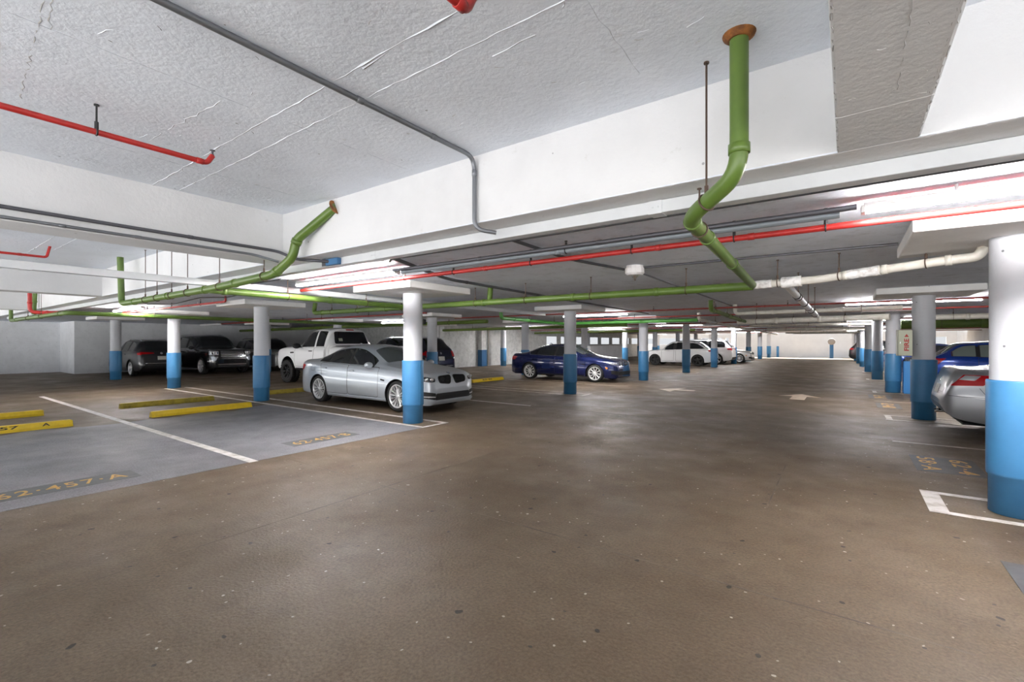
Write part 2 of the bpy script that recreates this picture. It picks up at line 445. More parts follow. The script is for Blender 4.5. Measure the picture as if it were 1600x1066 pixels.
for k in range(7):
    yc = 5.92+6.1*k
    mm = 'line' if k < 1 else 'line_old'
    line(.6, yc-.34, 6.5, yc-.34, mm, .08, .0042); line(.6, yc+.34, 6.5, yc+.34, mm, .08, .0044); line(.66, yc-.38, .66, yc+.38, mm, .14 if k == 0 else .1, .0046)
    line(.55, yc+3.26, 6.5, yc+3.26, 'line_old', .07)

def joint(x0, y0, x1, y1):
    d = Vector((x1-x0, y1-y0)); n = Vector((-d.y, d.x)).normalized()*.006
    slab_poly('floor_joint', [(x0-n.x, y0-n.y), (x1-n.x, y1-n.y), (x1+n.x, y1+n.y), (x0+n.x, y0+n.y)], M['joint'], .0012)
joint(-3.86, .3, -3.95, 5.2); joint(-6.0, 3.22, .5, 3.12); joint(-.6, 4.8, -.62, 6.6); joint(-6.0, 9.3, .5, 9.25)
def text_mesh(body, size, offset=.0, extrude=.001, spacing=1.0):
    cu = bpy.data.curves.new('lettering', 'FONT'); cu.body = body; cu.size = size; cu.extrude = extrude; cu.offset = offset
    cu.align_x = 'CENTER'; cu.align_y = 'CENTER'; cu.resolution_u = 3; cu.space_character = spacing
    o = bpy.data.objects.new('lettering', cu); COL.objects.link(o)
    bpy.context.view_layer.update()
    dg = bpy.context.evaluated_depsgraph_get()
    me = bpy.data.meshes.new_from_object(o.evaluated_get(dg))
    bpy.data.objects.remove(o); bpy.data.curves.remove(cu)
    return me
def text_obj(body, w, h, m, parent, loc, rot, name='lettering', offset=.006, extrude=.001, spacing=1.0):
    me = text_mesh(body, 1.0, offset, .5, spacing)
    xs = [v.co.x for v in me.vertices]; ys = [v.co.y for v in me.vertices]
    sx = w/(max(xs)-min(xs)); sy = h/(max(ys)-min(ys)); cx = (max(xs)+min(xs))/2; cy = (max(ys)+min(ys))/2
    for v in me.vertices: v.co = ((v.co.x-cx)*sx, (v.co.y-cy)*sy, v.co.z*2*extrude)
    me.materials.clear(); me.materials.append(m)
    o = bpy.data.objects.new(name, me); COL.objects.link(o); o.parent = parent
    o.location = loc; o.rotation_euler = rot
    return o
def stencil(label, x, y, w, h, lines, facing):
    """facing=+1: read from +X looking to -X; -1: read from -X"""
    o = empty('floor_stencil', (x, y, 0)); tag(o, label, 'painted number', 'stall numbers stencilled on the floor')
    mb = MB(); mb.prism([(-h/2, -w/2), (h/2, -w/2), (h/2, w/2), (-h/2, w/2)], 0, .003); mb.build('painted_patch', M['stencil_bg'], o)
    n = len(lines)
    for i, t in enumerate(lines):
        off = ((n-1)/2-i)*(h/n)
        text_obj(t, w*.84, h/n*.56, M['stencil'], o, (-facing*off, 0, .0035), (0, 0, PI/2*facing), spacing=1.15)
    return o
stencil('orange stall number 62 457 A on a dark patch in the left grey bay', -6.67, 1.245, 1.19, .40, ['62·457·A'], 1)
stencil('faded orange stall number on a dark patch beside the silver sedan', -6.68, 4.2, 1.12, .38, ['62·457·B'], 1)
stencil('two worn rows of orange numbers in the stall left of the silver coupe', .97, 7.73, .95, .62, ['62·4', '58·A'], -1)
stencil('orange number on blue grey patch at the right edge of the frame', 1.06, 4.02, 1.1, .42, ['62·455'], -1)
stencil('worn pale number on the floor just in front of the blue low block', .78, 14.3, 1.1, .45, ['62·460'], -1)
stencil('faint number with a blue grey corner beside the blue low block', .72, 16.5, 1.1, .5, ['62·461'], -1)

def arrow(label, x, y, poly):
    mb = MB(); mb.prism(poly, 0, .004); o = mb.build('floor_arrow', M['arrow'], None, (x, y, 0)); tag(o, label, 'floor arrow', 'arrows painted on the aisle floor')
arrow('cream arrow on the aisle floor pointing away down the aisle', -1.1, 15.2, [(-.17, -.75), (.17, -.75), (.17, .15), (.5, .05), (0, .8), (-.5, .05), (-.17, .15)])
arrow('cream arrow on the aisle floor near the left columns pointing left', -4.35, 15.2, [(.45, -.15), (.45, .15), (-.1, .2), (0, .75), (-.65, -.1), (-.1, -.7), (-.1, -.2)])

# ------------------------------------------------------------------ wheel stops
def wheel_stop(x, y, m, label, text=None):
    L = 1.94
    mb = MB(); w, t, h = .085, .055, .115
    prof = [(-w, 0), (-w, .045), (-t, h-.01), (-t+.012, h), (t-.012, h), (t, h-.01), (w, .045), (w, 0)]
    n = len(prof); vs = []
    for yy, k in ((-L/2, .72), (-L/2+.03, 1), (-.5, 1), (.45, 1), (L/2-.03, 1), (L/2, .72)):
        vs += [(px*(k if pz > .01 else 1)+random.uniform(-.003, .003), yy, pz*(.9 if k < 1 else 1)) for px, pz in prof]
    fs = [tuple(range(n)), tuple(range(5*n, 6*n))[::-1]]
    for i in range(5):
        for j in range(n): fs.append((i*n+j, (i+1)*n+j, (i+1)*n+(j+1) % n, i*n+(j+1) % n))
    mb.add(vs, fs)
    o = mb.build('wheel_stop', M[m], None, (x, y, 0)); tag(o, label, 'wheel stop', 'concrete wheel stops')
    if text:
        sl = math.atan2(h-.055, w-t)
        for tx, yy, wd in text:
            q = text_obj(tx, wd, .055, M['black_paint'], o, (.0715, yy, .078), (sl, 0, PI/2), 'painted_number', .02)
    return o
wheel_stop(-11.42, 1.25, 'yellow', 'bright yellow wheel stop with black 57 A in the grey bay', [('62·457', -.02, .62), ('A', .62, .1)])
wheel_stop(-13.55, 1.22, 'yellow', 'plain yellow wheel stop behind the one numbered 57 A')
wheel_stop(-11.40, 4.36, 'yellow', 'pale yellow wheel stop at the back of the grey bay beside the silver sedan')
wheel_stop(-13.5, 4.40, 'yellow_old', 'dull yellow wheel stop behind the pale yellow one beside the column')
wheel_stop(-13.7, 7.65, 'yellow_old', 'dull olive wheel stop on the floor behind the silver sedan')
wheel_stop(-11.5, 14.35, 'yellow', 'yellow wheel stop right of the silver sedan nose', [('62·46', -.1, .6)])
wheel_stop(-13.4, 14.6, 'yellow_old', 'olive wheel stop behind the yellow one right of the silver sedan')
wheel_stop(-11.6, 19.6, 'yellow', 'small yellow wheel stop beyond the nose of the navy sedan')

# ------------------------------------------------------------------ columns
def column_proto():
    o = empty('concrete_column')
    mb = MB(); mb.lathe([(.178, 0), (.178, 1.2), (.180, 2.44)], n=40); mb.build('shaft', M['col_white'], o)
    mb = MB(); mb.lathe([(.180, 0.0), (.186, .004), (.186, .325), (.198, .335), (.201, .36), (.201, 1.16), (.197, 1.172), (.178, 1.173)], n=40)
    mb.box(.19, -.012, .34, .207, .012, 1.17)
    mb.build('painted_sleeve', M['col_blue'], o)
    mb = MB(); mb.bevbox(-.77, -.77, 2.43, .77, .77, LOW, .015); mb.build('drop_panel', M['cap'], o)
    return o
ORD = ['first', 'second', 'third', 'fourth', 'fifth', 'sixth', 'seventh', 'eighth', 'ninth']
special = {(1.21, 0): 'white and blue round column cut by the right edge of the frame',
           (1.21, 1): 'white and blue round column standing at the tail of the silver coupe',
           (1.21, 2): 'white and blue round column with the blue low block attached to it',
           (-6.67, 0): 'pock-marked white and blue round column in front of the silver sedan',
           (-6.67, 1): 'white and blue round column in front of the navy sedan doors',
           (-6.67, 2): 'white and blue round column beyond the nose of the navy sedan',
           (-12.4, 0): 'white and blue round column left of the silver sedan by the yellow wheel stop',
           (-12.4, 1): 'slim white and blue column in front of the dark navy SUV',
           (-18.25, 0): 'white and blue round column standing before the black full-size SUV',
           (-24.4, 0): 'white and blue round column beside the dark grey SUV at far left'}
rown = {1.21: 'in the row right of the aisle', -6.67: 'in the row left of the aisle',
        -12.4: 'in the second row left of the aisle', -18.25: 'in the third row left of the aisle', -24.4: 'in the fourth row left of the aisle'}
proto = column_proto(); first = True
for X in (1.21, -6.67, -12.4, -18.25, -24.4):
    for k in range(9):
        if X == -24.4 and k > 1: continue
        if X == -18.25 and k in (4, 6): continue
        Y = (5.92 if X > 0 and k == 0 else 6.07)+6.1*k+(.05 if k else 0)
        o = proto if first else copy_tree(proto); first = False
        o.location = (X if X < 0 or k < 2 else 1.21-.10*(k-1)-.03*(k-2 > 0), Y, 0); o.rotation_euler = (0, 0, 0)
        tag(o, special.get((X, k), '%s white and blue column from the camera %s' % (ORD[k], rown[X])), 'column', 'white and blue garage columns')

# ------------------------------------------------------------------ pipes
def pipe(name, label, cat, pts, r, m, fr=None, group=None, couplings=(), hangers=(), collar=None, wraps=(), coup_m=None, n=16):
    """couplings / hangers are fractions of the run's length"""
    P = fillet(pts, fr if fr else r*2.2)
    mb = MB(); mb.sweep(P, r, n); o = mb.build(name, M[m]); tag(o, label, cat, group)
    cum = [0]
    for i in range(1, len(P)): cum.append(cum[-1]+(P[i]-P[i-1]).length)
    def at(f):
        s = f*cum[-1]
        for i in range(1, len(P)):
            if cum[i] >= s:
                t = (s-cum[i-1])/max(1e-6, cum[i]-cum[i-1]); return P[i-1].lerp(P[i], t), (P[i]-P[i-1]).normalized()
        return P[-1], (P[-1]-P[-2]).normalized()
    for f in couplings:
        p, d = at(f); L = max(.05, r*1.1)
        mb = MB(); mb.sweep([p-d*L/2, p-d*L/2*.96, p+d*L/2*.96, p+d*L/2], [r*1.06, r*1.16, r*1.16, r*1.06], n); mb.build('coupling', M[coup_m or m], o)
    for f in hangers:
        p, d = at(f); zt = ceil_z(p.x, p.y)
        mb = MB(); mb.cyl((p.x, p.y, p.z+r*1.05), (p.x, p.y, zt), .006, 8)
        mb.torus(p, d, r*1.08, .006, 20, 6)
        mb.cyl((p.x, p.y, zt-.010), (p.x, p.y, zt), .015, 10); mb.cyl((p.x, p.y, p.z+r), (p.x, p.y, p.z+r+.05), .012, 8)
        mb.build('hanger', M['rod'] if r > .03 else M['black'], o)
    if collar is not None:
        p = Vector(pts[0]) if collar == 0 else Vector(pts[-1]); q = Vector(pts[1]) if collar == 0 else Vector(pts[-2])
        d = (q-p).normalized(); mb = MB(); mb.sweep([p, p+d*.012, p+d*.03], [r*1.75, r*1.65, r*1.2], 24); mb.build('ceiling_collar', M['rust'], o)
    for f0, f1, k in wraps:
        pp = [at(f0+(f1-f0)*i/8)[0] for i in range(9)]
        mb = MB(); mb.sweep(pp, [r*k*random.uniform(.94, 1.06) for _ in pp], n); mb.build('plaster_wrap', M['wrap'], o)
    return o
GP = 'green drain pipes under the slab'; RP = 'red sprinkler pipes'; WP = 'white drain pipes'; CP = 'grey conduits'
pipe('drain_pipe', 'big green drain pipe dropping from a rusty hole in the white ceiling', 'pipe',
     [(-.47, 2.72, HIGH), (-.47, 2.72, 2.40), (-.80, 2.98, 2.27), (-1.0, 6.72, 2.25)], .047, 'green', .13, GP, (.125, .255, .36, .62), (.20, .30), 0)
pipe('drain_pipe', 'long green pipe crossing the ceiling to the white wrapped joint', 'pipe',
     [(-11.36, 6.95, LOW), (-11.36, 6.9, 2.28), (-1.0, 6.75, 2.24)], .055, 'green', .13, GP, (.06, .3, .57, .75, .88), (.10, .2, .35, .55, .66, .78, .92))
pipe('drain_pipe', 'short green riser on the long green pipe near the column cap', 'pipe', [(-5.5, 6.95, LOW), (-5.5, 6.92, 2.27), (-4.9, 6.82, 2.265)], .05, 'green', .1, GP, (.55,))
pipe('drain_pipe', 'green pipe bending off the beam corner and running along it to the left', 'pipe',
     [(-4.72, BY, 3.04), (-5.31, 3.0, 2.72), (-5.36, 2.99, 2.52), (-5.75, 2.97, 2.35), (-7.5, 2.95, 2.285), (-11.3, 2.9, 2.25), (-11.3, 2.88, HIGH)],
     .052, 'green', .13, GP, (.09, .16, .3, .42, .6, .8), (.2, .36, .5, .58, .66, .73), 0)
pipe('drain_pipe', 'green branch pipe running from the beam toward the column of the silver sedan', 'pipe',
     [(-7.55, 2.95, 2.275), (-7.62, 6.9, 2.265)], .052, 'green', .1, GP, (.05, .5), (.3, .7))
pipe('drain_pipe', 'bright green pipe under the slab between the navy sedan and the beam', 'pipe',
     [(-9.25, 12.25, LOW), (-9.25, 12.25, 2.32), (-9.6, 17.0, 2.30), (-4.25, 17.0, 2.30)], .06, 'green2', .13, GP, (.1, .52, .8), (.2, .4, .65))
pipe('drain_pipe', 'green pipe hanging from the slab over the aisle beyond the joint', 'pipe',
     [(-2.73, 12.14, LOW), (-2.74, 12.2, 2.32), (-3.02, 18.6, 2.27)], .055, 'green', .13, GP, (.06, .5), (.1, .4, .8))
pipe('drain_pipe', 'dark green pipe along the slab above the white pickup', 'pipe', [(-10.6, 13.2, 2.28), (-29.5, 13.2, 2.22)], .07, 'green_dark', None, GP, (.2, .5, .8), (.1, .25, .4, .55, .7, .85))
pipe('drain_pipe', 'green pipe with a riser at the far left under the beams', 'pipe',
     [(-23.5, 3.0, HIGH), (-23.5, 3.0, 2.27), (-16.0, 3.0, 2.26), (-15.9, 13.1, 2.25)], .055, 'green', .13, GP, (.1, .3, .42, .7), (.2, .3, .55, .8))
pipe('drain_pipe', 'short green riser between beams at the far left', 'pipe', [(-20.0, 3.06, HIGH), (-20.0, 3.03, 2.36)], .055, 'green', .1, GP, (.5,))
pipe('drain_pipe', 'dark green pipe along the slab behind the dark navy SUV', 'pipe', [(-7.8, 19.4, 2.28), (-18.8, 19.4, 2.22)], .07, 'green_dark', None, GP, (.3, .6), (.2, .5, .8))
pipe('drain_pipe', 'dark green pipe over the blue hatchback behind the cream cabinet', 'pipe', [(1.7, 24.0, 2.22), (7.6, 24.0, 2.28)], .17, 'green_dark', None, GP, (.4,), (.2, .7))
pipe('drain_pipe', 'dark green pipe over the far stalls left of the aisle', 'pipe', [(-7.4, 29.0, 2.28), (-18.8, 29.0, 2.22)], .07, 'green_dark', None, GP, (.3, .6), (.2, .5, .8))

pipe('drain_pipe', 'white drain pipe with plaster wraps running to the right column cap', 'pipe',
     [(-.98, 6.76, 2.25), (-.3, 6.72, 2.265), (.75, 6.40, 2.33), (1.03, 6.34, 2.34), (1.07, 6.33, 2.43)], .047, 'white_pipe', .1, WP,
     (.45, .62, .86), (.12, .42, .78), None, ((.0, .09, 1.15), (.14, .24, 1.42), (.46, .60, 1.18)))
pipe('wrapped_pipe', 'shiny foil wrapped pipe sagging down below the white pipe joint', 'pipe',
     [(-.64, 6.78, 2.25), (-.63, 7.1, 2.23), (-.58, 9.0, 2.14), (-.5, 10.7, 2.03)], .047, 'foil', .3, WP, (.3, .55, .8), (.35, .7, .95), coup_m='rim_dark')
pipe('drain_pipe', 'white pipe crossing the aisle ceiling beyond the foil wrapped pipe', 'pipe', [(-2.5, 13.9, LOW), (-2.5, 13.9, 2.3), (1.0, 13.7, 2.3)], .05, 'white_pipe', .1, WP, (.3, .7), (.2, .5, .8))
pipe('drain_pipe', 'thick white pipe crossing the aisle ceiling behind the foil pipe end', 'pipe', [(-3.3, 18.9, 2.27), (1.0, 17.6, 2.27)], .095, 'white_pipe', .1, WP, (.3, .6), (.15, .42, .75))
pipe('drain_pipe', 'white pipe joined to the bright green pipe running down the aisle', 'pipe', [(-4.22, 17, LOW), (-4.22, 17.0, 2.32), (-4.6, 26, 2.30), (-5.4, 50, 2.30)], .06, 'white_pipe', .12, WP, (.05, .3, .6), (.1, .3, .5, .7))
pipe('drain_pipe', 'thick white pipe over the blue hatchback right of the column', 'pipe', [(1.6, 18.9, 2.27), (7.8, 18.6, 2.3)], .085, 'white_pipe', None, WP, (.2, .6), (.15, .5))

pipe('sprinkler_pipe', 'bright red sprinkler pipe along the slab edge above the aisle', 'pipe', [(-7.62, 4.40, 2.40), (5.5, 4.38, 2.40)], .026, 'red', None, RP,
     (.18, .31, .47, .53), (.2, .27, .36, .45, .52, .57))
SP1 = pipe('sprinkler_pipe', 'red sprinkler pipe ending in an elbow on the white ceiling at upper left', 'pipe', [(-4.22, -2.5, 2.95), (-4.19, 1.62, 2.95), (-4.19, 1.66, 3.02)], .020, 'red', .03, RP, (.97,), (.82,))
SP2 = pipe('sprinkler_pipe', 'red sprinkler elbow at the top edge of the white ceiling', 'pipe', [(-1.32, -2.5, 2.9), (-1.30, 1.48, 2.9), (-1.30, 1.52, 2.98)], .022, 'red', .03, RP, (.97,), (.5,))
pipe('sprinkler_pipe', 'thin red sprinkler pipe between the beams at the left edge', 'pipe', [(-11.1, -3, 2.95), (-11.0, 1.82, 2.95), (-11.0, 1.86, HIGH)], .02, 'red', .04, RP, (.9,), (.7,))
pipe('sprinkler_riser', 'thick red riser with elbow below the far left beams', 'pipe', [(-19.3, 2.84, 2.95), (-19.3, 2.84, 2.395), (-18.55, 5.1, 2.395)], .05, 'red', .13, RP, (.1, .3))
pipe('sprinkler_pipe', 'red sprinkler pipe along the slab left of the second column row', 'pipe', [(-11.35, 4.76, LOW), (-11.35, 4.76, 2.43), (-18.3, 4.72, 2.43)], .022, 'red', .04, RP, (.3, .6), (.2, .45, .7))
pipe('sprinkler_pipe', 'thin dark red pipe across the aisle ceiling under the slab', 'pipe', [(-12.0, 13.0, 2.43), (4.6, 13.55, 2.43)], .022, 'red_dark', None, RP, (.3, .5, .62), (.2, .35, .45, .55, .65))
pipe('sprinkler_pipe', 'second thin dark red pipe across the aisle further back', 'pipe', [(-9.2, 16.4, 2.42), (5.2, 16.6, 2.42)], .024, 'red_dark', None, RP, (.3, .6), (.2, .4, .6))
pipe('sprinkler_pipe', 'thin dark red pipe above the white pickup roof', 'pipe', [(-24.5, 10.1, 2.42), (-10.5, 10.1, 2.42)], .026, 'red_dark', None, RP, (.3, .6), (.2, .4, .6, .8))
for k, y in enumerate((22.4, 28.2, 33.0, 39.4, 45.6)):
    pipe('sprinkler_pipe', '%s of the small red pipes far down the aisle ceiling' % ORD[k], 'pipe', [(-18.6, y, 2.41), (7.6, y+.1, 2.41)], .024, 'red_dark', None, RP, (.3, .6), (.3, .5, .7))
for k, (y, r, z) in enumerate(((25.2, .06, 2.33), (31.4, .07, 2.30), (36.0, .06, 2.35), (41.5, .07, 2.28), (47.5, .06, 2.33))):
    pipe('drain_pipe', '%s of the pale pipes across the far aisle ceiling' % ORD[k], 'pipe', [(-3.9, y, z), (1.0, y-.2, z)], r, 'white_pipe', None, WP, (.4,), (.2, .5, .8))

def sprinkler(x, y, z, par):
    mb = MB(); mb.cyl((x, y, z), (x, y, z+.03), .012, 12); mb.cyl((x, y, z+.03), (x, y, z+.05), .007, 10)
    for q in (-.012, .012): mb.cyl((x+q, y, z+.03), (x+q, y, z+.062), .003, 6)
    mb.lathe([(0, 0), (.020, 0), (.020, .004), (0, .004)], o=(x, y, z+.06), n=14)
    mb.build('sprinkler_head', M['conduit_dark'], par)
sprinkler(-4.19, 1.66, 3.0, SP1); sprinkler(-1.30, 1.52, 2.96, SP2)
# conduits, wireways
pipe('conduit', 'grey conduit crossing the white ceiling and bending down the beam face', 'conduit',
     [(-2.64, -3.0, HIGH-.0225), (-2.64, BY-.03, HIGH-.0225), (-2.64, BY-.03, 2.49), (-2.5, BY+.1, 2.465)], .0185, 'conduit', .12, CP, (.35, .72, .82, .905))
pipe('conduit', 'upper grey conduit along the left beam face', 'conduit', [(-5.835, -4, 2.67), (-5.835, 3.05, 2.655), (-5.5, 3.115, 2.525), (-5.25, 3.2, 2.5), (-5.18, 3.36, 2.5)], .018, 'conduit_dark', .1, CP, (.45, .78), ())
pipe('conduit', 'lower grey conduit along the left beam edge', 'conduit', [(-5.835, -4, 2.575), (-5.835, 2.75, 2.57), (-5.7, 3.0, 2.5)], .015, 'conduit', .1, CP, (.5, .72, .8), ())
pipe('conduit', 'dark conduit on the grey slab running past the smoke detector', 'conduit', [(-2.68, BY+.36, LOW-.032), (-2.75, 5.0, LOW-.032), (-2.52, 6.15, LOW-.032)], .018, 'conduit_dark', .2, CP, (.5,))
pipe('conduit', 'dark conduit leaving the smoke detector toward the right column cap', 'conduit', [(-2.3, 6.2, LOW-.027), (.42, 6.25, LOW-.027)], .015, 'conduit_dark', .2, CP)
pipe('conduit', 'faint conduit on the slab beyond the smoke detector', 'conduit', [(-2.45, 6.35, LOW-.027), (-2.6, 14.0, LOW-.027)], .014, 'conduit_dark', .2, CP)
pipe('conduit', 'thick dark conduit over the slab from the wireway past the silver sedan column', 'conduit', [(-4.35, BY+.4, LOW-.032), (-5.15, 5.4, LOW-.038), (-5.35, 9.2, LOW-.038), (-5.6, 16.0, LOW-.038)], .024, 'conduit_dark', .3, CP, (.2, .5), ())
pipe('conduit', 'pair of blue grey conduits between the two near lamps, lower one', 'conduit', [(-4.85, 4.23, 2.452), (-.05, 4.22, 2.452)], .030, 'duct_grey', None, CP, (.5,), (.52,))
pipe('conduit', 'pair of blue grey conduits between the two near lamps, upper one', 'conduit', [(-4.9, 4.12, 2.463), (.05, 4.11, 2.463)], .020, 'conduit_dark', None, CP, (.3, .6), ())
pipe('cable', 'black cable sagging along the underside of the white wireway', 'cable', [(-4.3, 3.56, 2.44), (-4.25, 3.54, 2.46), (-2, 3.53, 2.452), (.5, 3.52, 2.455), (4.5, 3.52, 2.45)], .010, 'black', .2)
pipe('cable', 'black cable along the slab edge left of the silver sedan', 'cable', [(-24, 3.66, 2.535), (-16.5, 3.64, 2.53), (-10.5, 3.62, 2.45), (-6.8, 3.6, 2.44)], .012, 'black', .2)
pipe('cable', 'black cable along the slab above the column left of the silver sedan', 'cable', [(-15.2, 4.45, 2.535), (-13.6, 4.5, 2.46), (-12, 4.5, 2.535), (-10.6, 4.5, 2.46), (-9.4, 4.5, 2.535)], .012, 'black', .2)
def wireway(label, x0, y0, z0, x1, y1, z1, joints):
    mb = MB(); mb.bevbox(x0, y0, z0, x1, y1, z1, .006); o = mb.build('wireway', M['white_metal']); tag(o, label, 'wireway', 'white wireways')
    for j in joints:
        mb = MB()
        if x1-x0 > y1-y0: mb.box(j-.05, y0-.004, z0-.004, j+.05, y1+.004, z1)
        else: mb.box(x0-.004, j-.05, z0-.004, x1+.004, j+.05, z1)
        for q in (-.02, .02):
            if x1-x0 > y1-y0: mb.cyl((j+q, y0-.009, (z0+z1)/2), (j+q, y0, (z0+z1)/2), .006, 8)
        mb.build('joint_cover', M['white_metal'], o)
wireway('long white wireway along the slab edge behind the beam', -27.5, BY+.26, 2.452, 7.5, BY+.37, 2.545, (-13, -10, -7, -4.4, -1.15, 1.85, 4.8))
wireway('white wireway running from the left edge toward the column of the silver sedan', -7.80, -5, 2.35, -7.69, 12.5, 2.44, (1.1, 4.1, 7.1, 10.1))
mb = MB(); mb.bevbox(-5.28, BY+.20, 2.455, -5.0, BY+.26, 2.535, .008); o = mb.build('junction_box', M['blue_box']); tag(o, 'small blue junction box on the wireway below the beam', 'junction box')
mb = MB(); mb.box(-5.31, BY+.195, 2.45, -5.24, BY+.203, 2.54); mb.build('cover', M['conduit_dark'], o)

# smoke detector / beacon
o = empty('smoke_detector', (-2.36, 6.15, LOW)); tag(o, 'white octagonal smoke detector on the grey slab', 'detector')
mb = MB(); mb.lathe([(.0, 0), (.115, 0), (.115, -.03), (.128, -.035), (.128, -.10), (.10, -.125), (.0, -.128)], n=12, smooth=False); mb.build('base', M['fixture'], o)
mb = MB(); mb.lathe([(.045, -.125), (.04, -.15), (.018, -.17), (.012, -.20), (.0, -.202)], n=16); mb.build('probe', M['chrome'], o)

# ------------------------------------------------------------------ fluorescent lamps
def lamp(x0, x1, y, label, lit=True, z=2.505):
    o = empty('strip_light', ((x0+x1)/2, y, z)); tag(o, label, 'strip light', 'fluorescent strip lights'); L = (x1-x0)/2
    mb = MB(); mb.bevbox(-L, -.042, -.04, L, .042, 0.0, .006); mb.build('housing', M['fixture'], o)
    for sx in (-1, 1):
        mb = MB(); mb.bevbox(sx*L-.014, -.045, -.072, sx*L+.014, .045, -.02, .004); mb.build('end_cap', M['fixture'], o)
    for sy in (-.022, .022):
        mb = MB(); mb.cyl((-L+.015, sy, -.055), (L-.015, sy, -.055), .0135, 12, caps=False); mb.build('tube', M['tube'] if lit else M['tube_off'], o)
    mb = MB(); mb.cyl((-L*.6, 0, -.01), (-L*.6, 0, LOW-z), .01, 8); mb.cyl((L*.6, 0, -.01), (L*.6, 0, LOW-z), .01, 8); mb.build('mount', M['fixture'], o)
lamp(.09, 2.55, 4.22, 'long lit strip light at the right edge above the red pipe')
lamp(-7.4, -4.95, 4.22, 'lit strip light beside the white drop panel of the silver sedan column')
lamp(-18.0, -15.55, 4.45, 'lit strip light at far left under the slab edge')
lamp(-13.9, -12.45, 5.05, 'unlit white strip light beside the drop panel at left', False)
lamp(-.06, 2.39, 14.3, 'lit strip light beyond the aisle in front of the second right column')
lamp(-8.4, -5.95, 14.9, 'lit strip light right of the navy sedan column')
lamp(-17.6, -15.2, 24.9, 'lit strip light by the window wall left of the navy sedan', z=2.49)
lamp(-8.5, -6.1, 25.3, 'lit strip light above the white crossover', z=2.49)
lamp(-.06, 2.39, 24.5, 'third lit strip light down the right side of the aisle', z=2.49)
lamp(-8.4, -5.95, 35.2, 'far lit strip light left of the aisle', z=2.49)
lamp(-.06, 2.39, 34.8, 'fourth lit strip light down the right side of the aisle', z=2.49)
lamp(-8.4, -5.95, 45.2, 'farthest lit strip light left of the aisle', z=2.49)
lamp(-.06, 2.39, 45.0, 'farthest lit strip light right of the aisle', z=2.49)
lamp(-18.2, -15.8, 14.6, 'lit strip light above the silver SUV behind the pickup')
lamp(-28.2, -25.8, 10.6, 'unlit strip light near the left wall over the dark SUVs', False, 2.49)
lamp(-14.6, -12.2, 29.5, 'lit strip light over the far left stalls before the windows', z=2.49)
lamp(3.2, 5.6, 29.5, 'lit strip light over the right stalls beyond the blue hatchback', z=2.49)

# ------------------------------------------------------------------ fire cabinet, block, sign, bollard
mb = MB(); mb.bevbox(1.335, 17.95, 0, 1.86, 18.4, .96, .015); tag(mb.build('low_block', M['block_blue']), 'bright blue painted low block attached to the third right column', 'block')
o = empty('fire_cabinet', (.785, 11.9, 1.245)); tag(o, 'cream fire cabinet with red lettering on the column at the silver coupe tail', 'cabinet')
mb = MB(); mb.bevbox(0, 0, 0, .232, .30, .51, .008); mb.build('body', M['cream_dark'], o)
mb = MB(); mb.bevbox(.02, -.014, .006, .230, .001, .504, .006); d = mb.build('door', M['cream'], o)
text_obj('FIRE', .24, .072, M['red_sign'], d, (.142, -.0165, .22), (PI/2, -PI/2, 0), 'lettering', .03, .002)
mb = MB(); mb.add([(.106, -.017, .37), (.178, -.017, .37), (.142, -.017, .43)], [(0, 1, 2)]); mb.build('arrow_mark', M['red_sign'], d)
mb = MB(); mb.cyl((.045, -.022, .24), (.045, -.022, .28), .006, 8); mb.build('handle', M['chrome'], d)
mb = MB(); mb.box(.04, .36, -.12, .5, .6, -.02); tag(mb.build('shade_slit', M['black'], None, (1.33, 17.6, 1.10)), 'black shelf standing in for the shaded gap above the bright blue low block', 'slit')  # black box in place of the shaded gap above the block
o = empty('sign_post', (-1.30, 55.2, 0)); tag(o, 'blue post with a round tan sign before the far white wall', 'sign')
mb = MB(); mb.cyl((0, 0, 0), (0, 0, 1.35), .16, 20); mb.build('post', M['pole_blue'], o)
mb = MB(); mb.lathe([(.0, -.02), (.29, -.02), (.31, 0), (.29, .02), (.0, .02)], 'y', (0, -.18, 1.62), 28); mb.build('round_sign', M['sign_tan'], o)
mb = MB(); mb.lathe([(.12, 0), (.12, 1.1), (.09, 1.15), (0, 1.16)], n=20); tag(mb.build('bollard', M['col_blue'], None, (-6.0, 56.2, 0)), 'pale blue bollard at the left end of the far white wall', 'bollard')
mb = MB(); mb.cyl((-19.1, 23.9, 0), (-19.1, 23.9, 2.5), .05, 12); tag(mb.build('downpipe', M['white_pipe']), 'slim white downpipe on the weathered wall behind the navy sedan', 'pipe')
# junction heads on column of the dark SUV
mb = MB(); mb.bevbox(-12.66, 11.9, 2.18, -12.52, 12.04, 2.36, .02); tag(mb.build('alarm_box', M['black']), 'small black box on the slim column before the dark navy SUV', 'box')
# === CARS BEGIN
# ------------------------------------------------------------------ cars
def sstep(x): x = max(0., min(1., x)); return x*x*(3-2*x)
def lerp(a, b, t): return a+(b-a)*t
SIDEP = pchip([(0, .945), (.12, .982), (.40, 1.0), (.62, .996), (.72, .985), (.80, .986), (.92, .968), (1, .925)])

def round_poly(poly, r, n=4):
    out = []; k = len(poly)
    for i in range(k):
        a = Vector(poly[i-1]); b_ = Vector(poly[i]); c = Vector(poly[(i+1) % k])
        d1 = a-b_; d2 = c-b_; q = min(r, d1.length*.45, d2.length*.45)
        p = b_+d1.normalized()*q; s = b_+d2.normalized()*q
        for j in range(n+1):
            t = j/n; out.append(tuple(p*(1-t)**2+b_*2*t*(1-t)+s*t*t))
    return out

